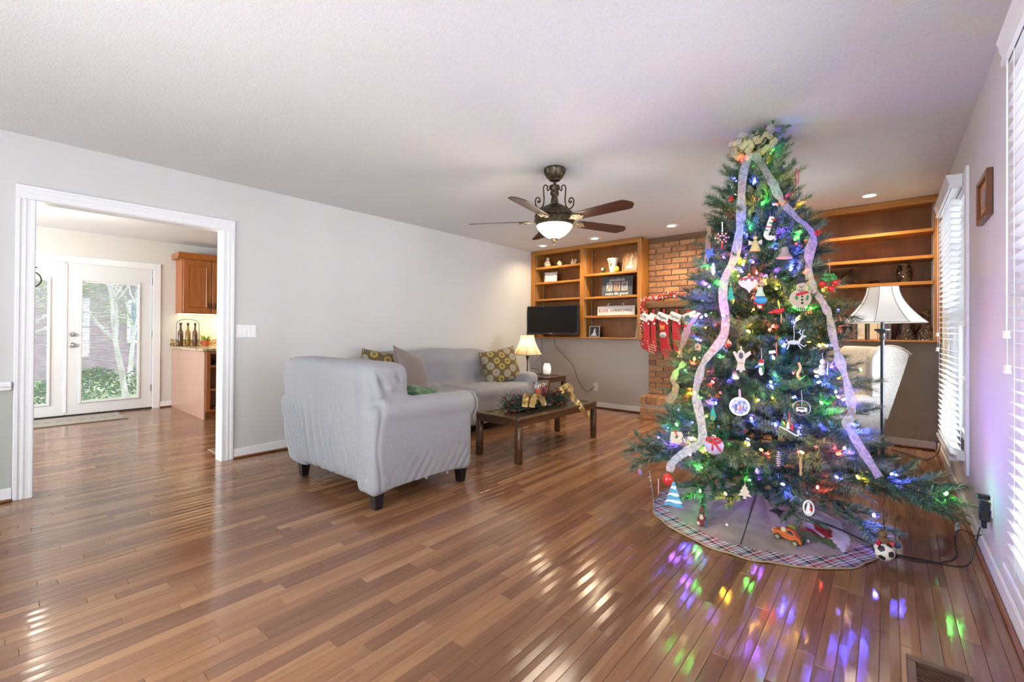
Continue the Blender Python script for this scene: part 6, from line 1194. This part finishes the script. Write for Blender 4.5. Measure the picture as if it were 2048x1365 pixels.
# toy car
t = thing('toy_car_ornament', 'orange wooden toy car carrying a green tree on the skirt', 'toy car', (4.013, 2.775, .030), rad(-4)); t.rotation_euler = (rad(0), rad(10), rad(-4))
B().prism([(-.070, .012), (-.072, .030), (-.060, .040), (-.028, .044), (-.014, .066), (.010, .070), (.026, .062), (.040, .042), (.060, .036), (.070, .022), (.068, .010)], -.024, .024, bev=.004).obj('body', orr, t)
B().prism([(-.006, .046), (-.002, .062), (.012, .064), (.026, .050), (.028, .046)], -.0255, .0255, bev=.001).obj('side_window', bk, t)
for x_ in (-.042, .040):
    for y_ in (-.027, .027):
        q = B().prism(circ(x_, .010, .0165, 20), y_-.005, y_+.005, bev=.002).obj('wheel', mp('tyre_brown', (.06, .04, .03), .7), t); B().prism(circ(x_, .010, .010, 16), y_-.0065 if y_ < 0 else y_+.004, y_-.004 if y_ < 0 else y_+.0065).obj('hubcap', mp('hub_olive', (.32, .32, .14), .5), q)
B().prism(circ(-.022, .058, .013, 18), -.030, -.020, bev=.002).obj('wood_slice', mp('slice', (.62, .50, .30), .7), t)
b = B()
for k in range(5): b.ball((.0+.004*k, 0, .078+.004*(k % 2)), (.012, .012, .008), seg=8)
b.obj('roof_tree', mp('olive_bristle', (.22, .25, .03), .8), t); B().ball((.066, 0, .028), (.012, .018, .022), seg=8).obj('trunk_tree', mp('dark_bristle', (.03, .06, .02), .8), t); B().ball((-.071, -.018, .028), .005, seg=8).ball((-.071, .018, .028), .005, seg=8).obj('headlamp', wh2, t)

# cords on the floor
def cable(name, label, pts, r=.0032, n=8, cat='cable'): return tag(B().tube(smoothpts(pts, n), r, 6).obj(name, blk), label, cat)
base = [(3.80, 3.22, .14), (3.86, 3.16, .085), (3.95, 3.15, .060), (4.074, 3.14, .048), (4.20, 3.12, .034), (4.33, 3.06, .020), (4.40, 3.0, .012), (4.47, 3.02, .005), (4.58, 3.04, .005), (4.66, 3.05, .005), (4.72, 3.10, .008), (4.745, 3.12, .08), (4.765, 3.12, .20)]
cable('light_string_cord', 'black light cord running over the skirt to the outlet', base)
cable('light_string_cord', 'second black cord looping on the floor below outlet', [(3.81, 3.21, .13), (3.9, 3.12, .072), (4.06, 3.10, .055), (4.22, 3.09, .038), (4.36, 3.03, .02), (4.47, 3.0, .005), (4.56, 3.01, .005), (4.64, 3.08, .005), (4.69, 3.2, .005), (4.70, 3.38, .012), (4.71, 3.42, .06), (4.73, 3.34, .10), (4.755, 3.22, .12), (4.77, 3.13, .16)])
cable('lamp_cord', 'brown lamp cord on the floor in the far corner', [(4.45, 5.75, .006), (4.56, 5.62, .006), (4.66, 5.50, .006), (4.70, 5.48, .01), (4.765, 5.42, .10), (4.775, 5.40, .28)])
t = thing('cord_tag', 'small pale warning tag on the black light cord', 'tag', (4.715, 3.44, .085), 1.2); B().box(-.03, .03, -.0008, .0008, -.02, .02, .0003).obj('paper', mp('tag_lilac', (.70, .66, .74), .5), t); B().box(-.022, .018, -.0014, -.0008, -.008, .010).obj('print_block', mp('tag_grey', (.4, .38, .42), .6), t)
tag(B().lathe([(.0, -.02), (.012, -.018), (.014, .0), (.012, .018), (0, .02)], 10, M=T(4.44, 2.99, .016) @ RY(pi/2)).obj('cord_connector', blk), 'black connector block where cords leave the skirt', 'connector')

# ------------------------------------------------------------------ outside the patio doors
gnd = noisy(P('lawn', (.2, .28, .10), .95), (.20, .26, .10), (.45, .48, .28), (1.2, 1.2, 1.2), 4)
o = struct('lawn_outside', B().box(-30, KX-.13, -14, 14, -.2, -.12), gnd)
t = thing('neighbour_house', 'red brick neighbouring house seen through the patio doors', 'house', (-11.5, 1.2, -.12))
B().box(-3, 0, -3.6, 3.0, 0, 2.6).obj('wall', noisy(P('far_brick', (.30, .22, .24), .9), (.25, .18, .20), (.36, .27, .28), (3, 3, 12), 2), t)
B().prism([(-3.3, 2.6), (.3, 2.6), (-1.5, 4.2)], -3.9, 3.3).obj('roof', P('far_roof', (.20, .20, .23), .8), t)
for y_ in (-1.6, 1.3): f = B().box(0, .05, y_, y_+.9, .9, 2.1, .01).obj('window', white_m, t); B().box(.051, .06, y_+.08, y_+.82, .98, 2.02).obj('pane', P('far_pane', (.18, .24, .32), .1), f)
bark = noisy(P('pale_bark', (.6, .56, .5), .8), (.42, .38, .33), (.78, .75, .70), (8, 8, 3), 4)
lf = P('spring_leaf', (.30, .40, .16), .7)
for k, (x_, y_, h_, lb) in enumerate(((-6.6, 1.72, 3.0, 'pale barked young tree outside the right patio door'), (-7.6, .42, 2.8, 'slender tree outside the left patio door'), (-8.6, 2.1, 3.4, 'farther slim tree behind the pale barked one'))):
    t = thing('garden_tree', lb, 'tree', (x_, y_, -.12)); rg2 = random.Random(40+k); b = B(); ends = []
    def grow(p, d, L, r, lv):
        q = p+d*L; b.tube([p, p.lerp(q, .5)+Vector((rg2.gauss(0, .04), rg2.gauss(0, .04), 0)), q], [r, r*.8, r*.62], 7)
        ends.append(q)
        if lv:
            for _ in range(3): grow(q, (d+Vector((rg2.gauss(0, .45), rg2.gauss(0, .55), rg2.gauss(.1, .25)))).normalized(), L*.68, r*.6, lv-1)
    grow(Vector((0, 0, 0)), Vector((.05, -.15+.1*k, 1)).normalized(), h_*.36, .055, 4); b.obj('trunk', bark, t)
    b = B()
    for q in ends:
        for _ in range(9): c_ = q+Vector((rg2.gauss(0, .12), rg2.gauss(0, .12), rg2.gauss(0, .12))); u = Vector((rg2.gauss(0, 1), rg2.gauss(0, 1), rg2.gauss(0, 1))).normalized()*.03; v = u.orthogonal().normalized()*.02; b.bm.faces.new([b.bm.verts.new(w__) for w__ in (c_-u, c_+v, c_+u, c_-v)])
    b.obj('foliage', lf, t, smooth=0)['kind'] = 'stuff'
for k, (x_, y_, s_) in enumerate(((-6.2, .75, .45), (-7.0, 1.35, .55), (-7.3, 2.3, .6))):
    t = thing('garden_shrub', ('low shrub outside between the two patio doors', 'low shrub outside at the foot of the pale tree', 'low shrub outside at the right edge of the door glass')[k], 'shrub', (x_, y_, -.12)); rg2 = random.Random(60+k); b = B()
    for _ in range(900): a = rg2.random()*6.28; e = rg2.random()*1.5; c_ = Vector((cos(a)*cos(e), sin(a)*cos(e), sin(e)))*s_*rg2.uniform(.6, 1.); u = Vector((rg2.gauss(0, 1), rg2.gauss(0, 1), rg2.gauss(0, 1))).normalized()*.04; v = u.orthogonal().normalized()*.018; b.bm.faces.new([b.bm.verts.new(w__) for w__ in (c_-u, c_+v, c_+u, c_-v)])
    b.obj('foliage', P('shrub_leaf', (.10, .20, .06), .7), t, smooth=0)['kind'] = 'stuff'

# lettering as plain meshes
dg = bpy.context.evaluated_depsgraph_get(); dg.update()
for o in [o for o in bpy.data.objects if o.type == 'FONT']:
    me = bpy.data.meshes.new_from_object(o.evaluated_get(dg)); n_ = link('lettering', me, o.parent); n_.matrix_basis = o.matrix_basis.copy(); bpy.data.objects.remove(o)
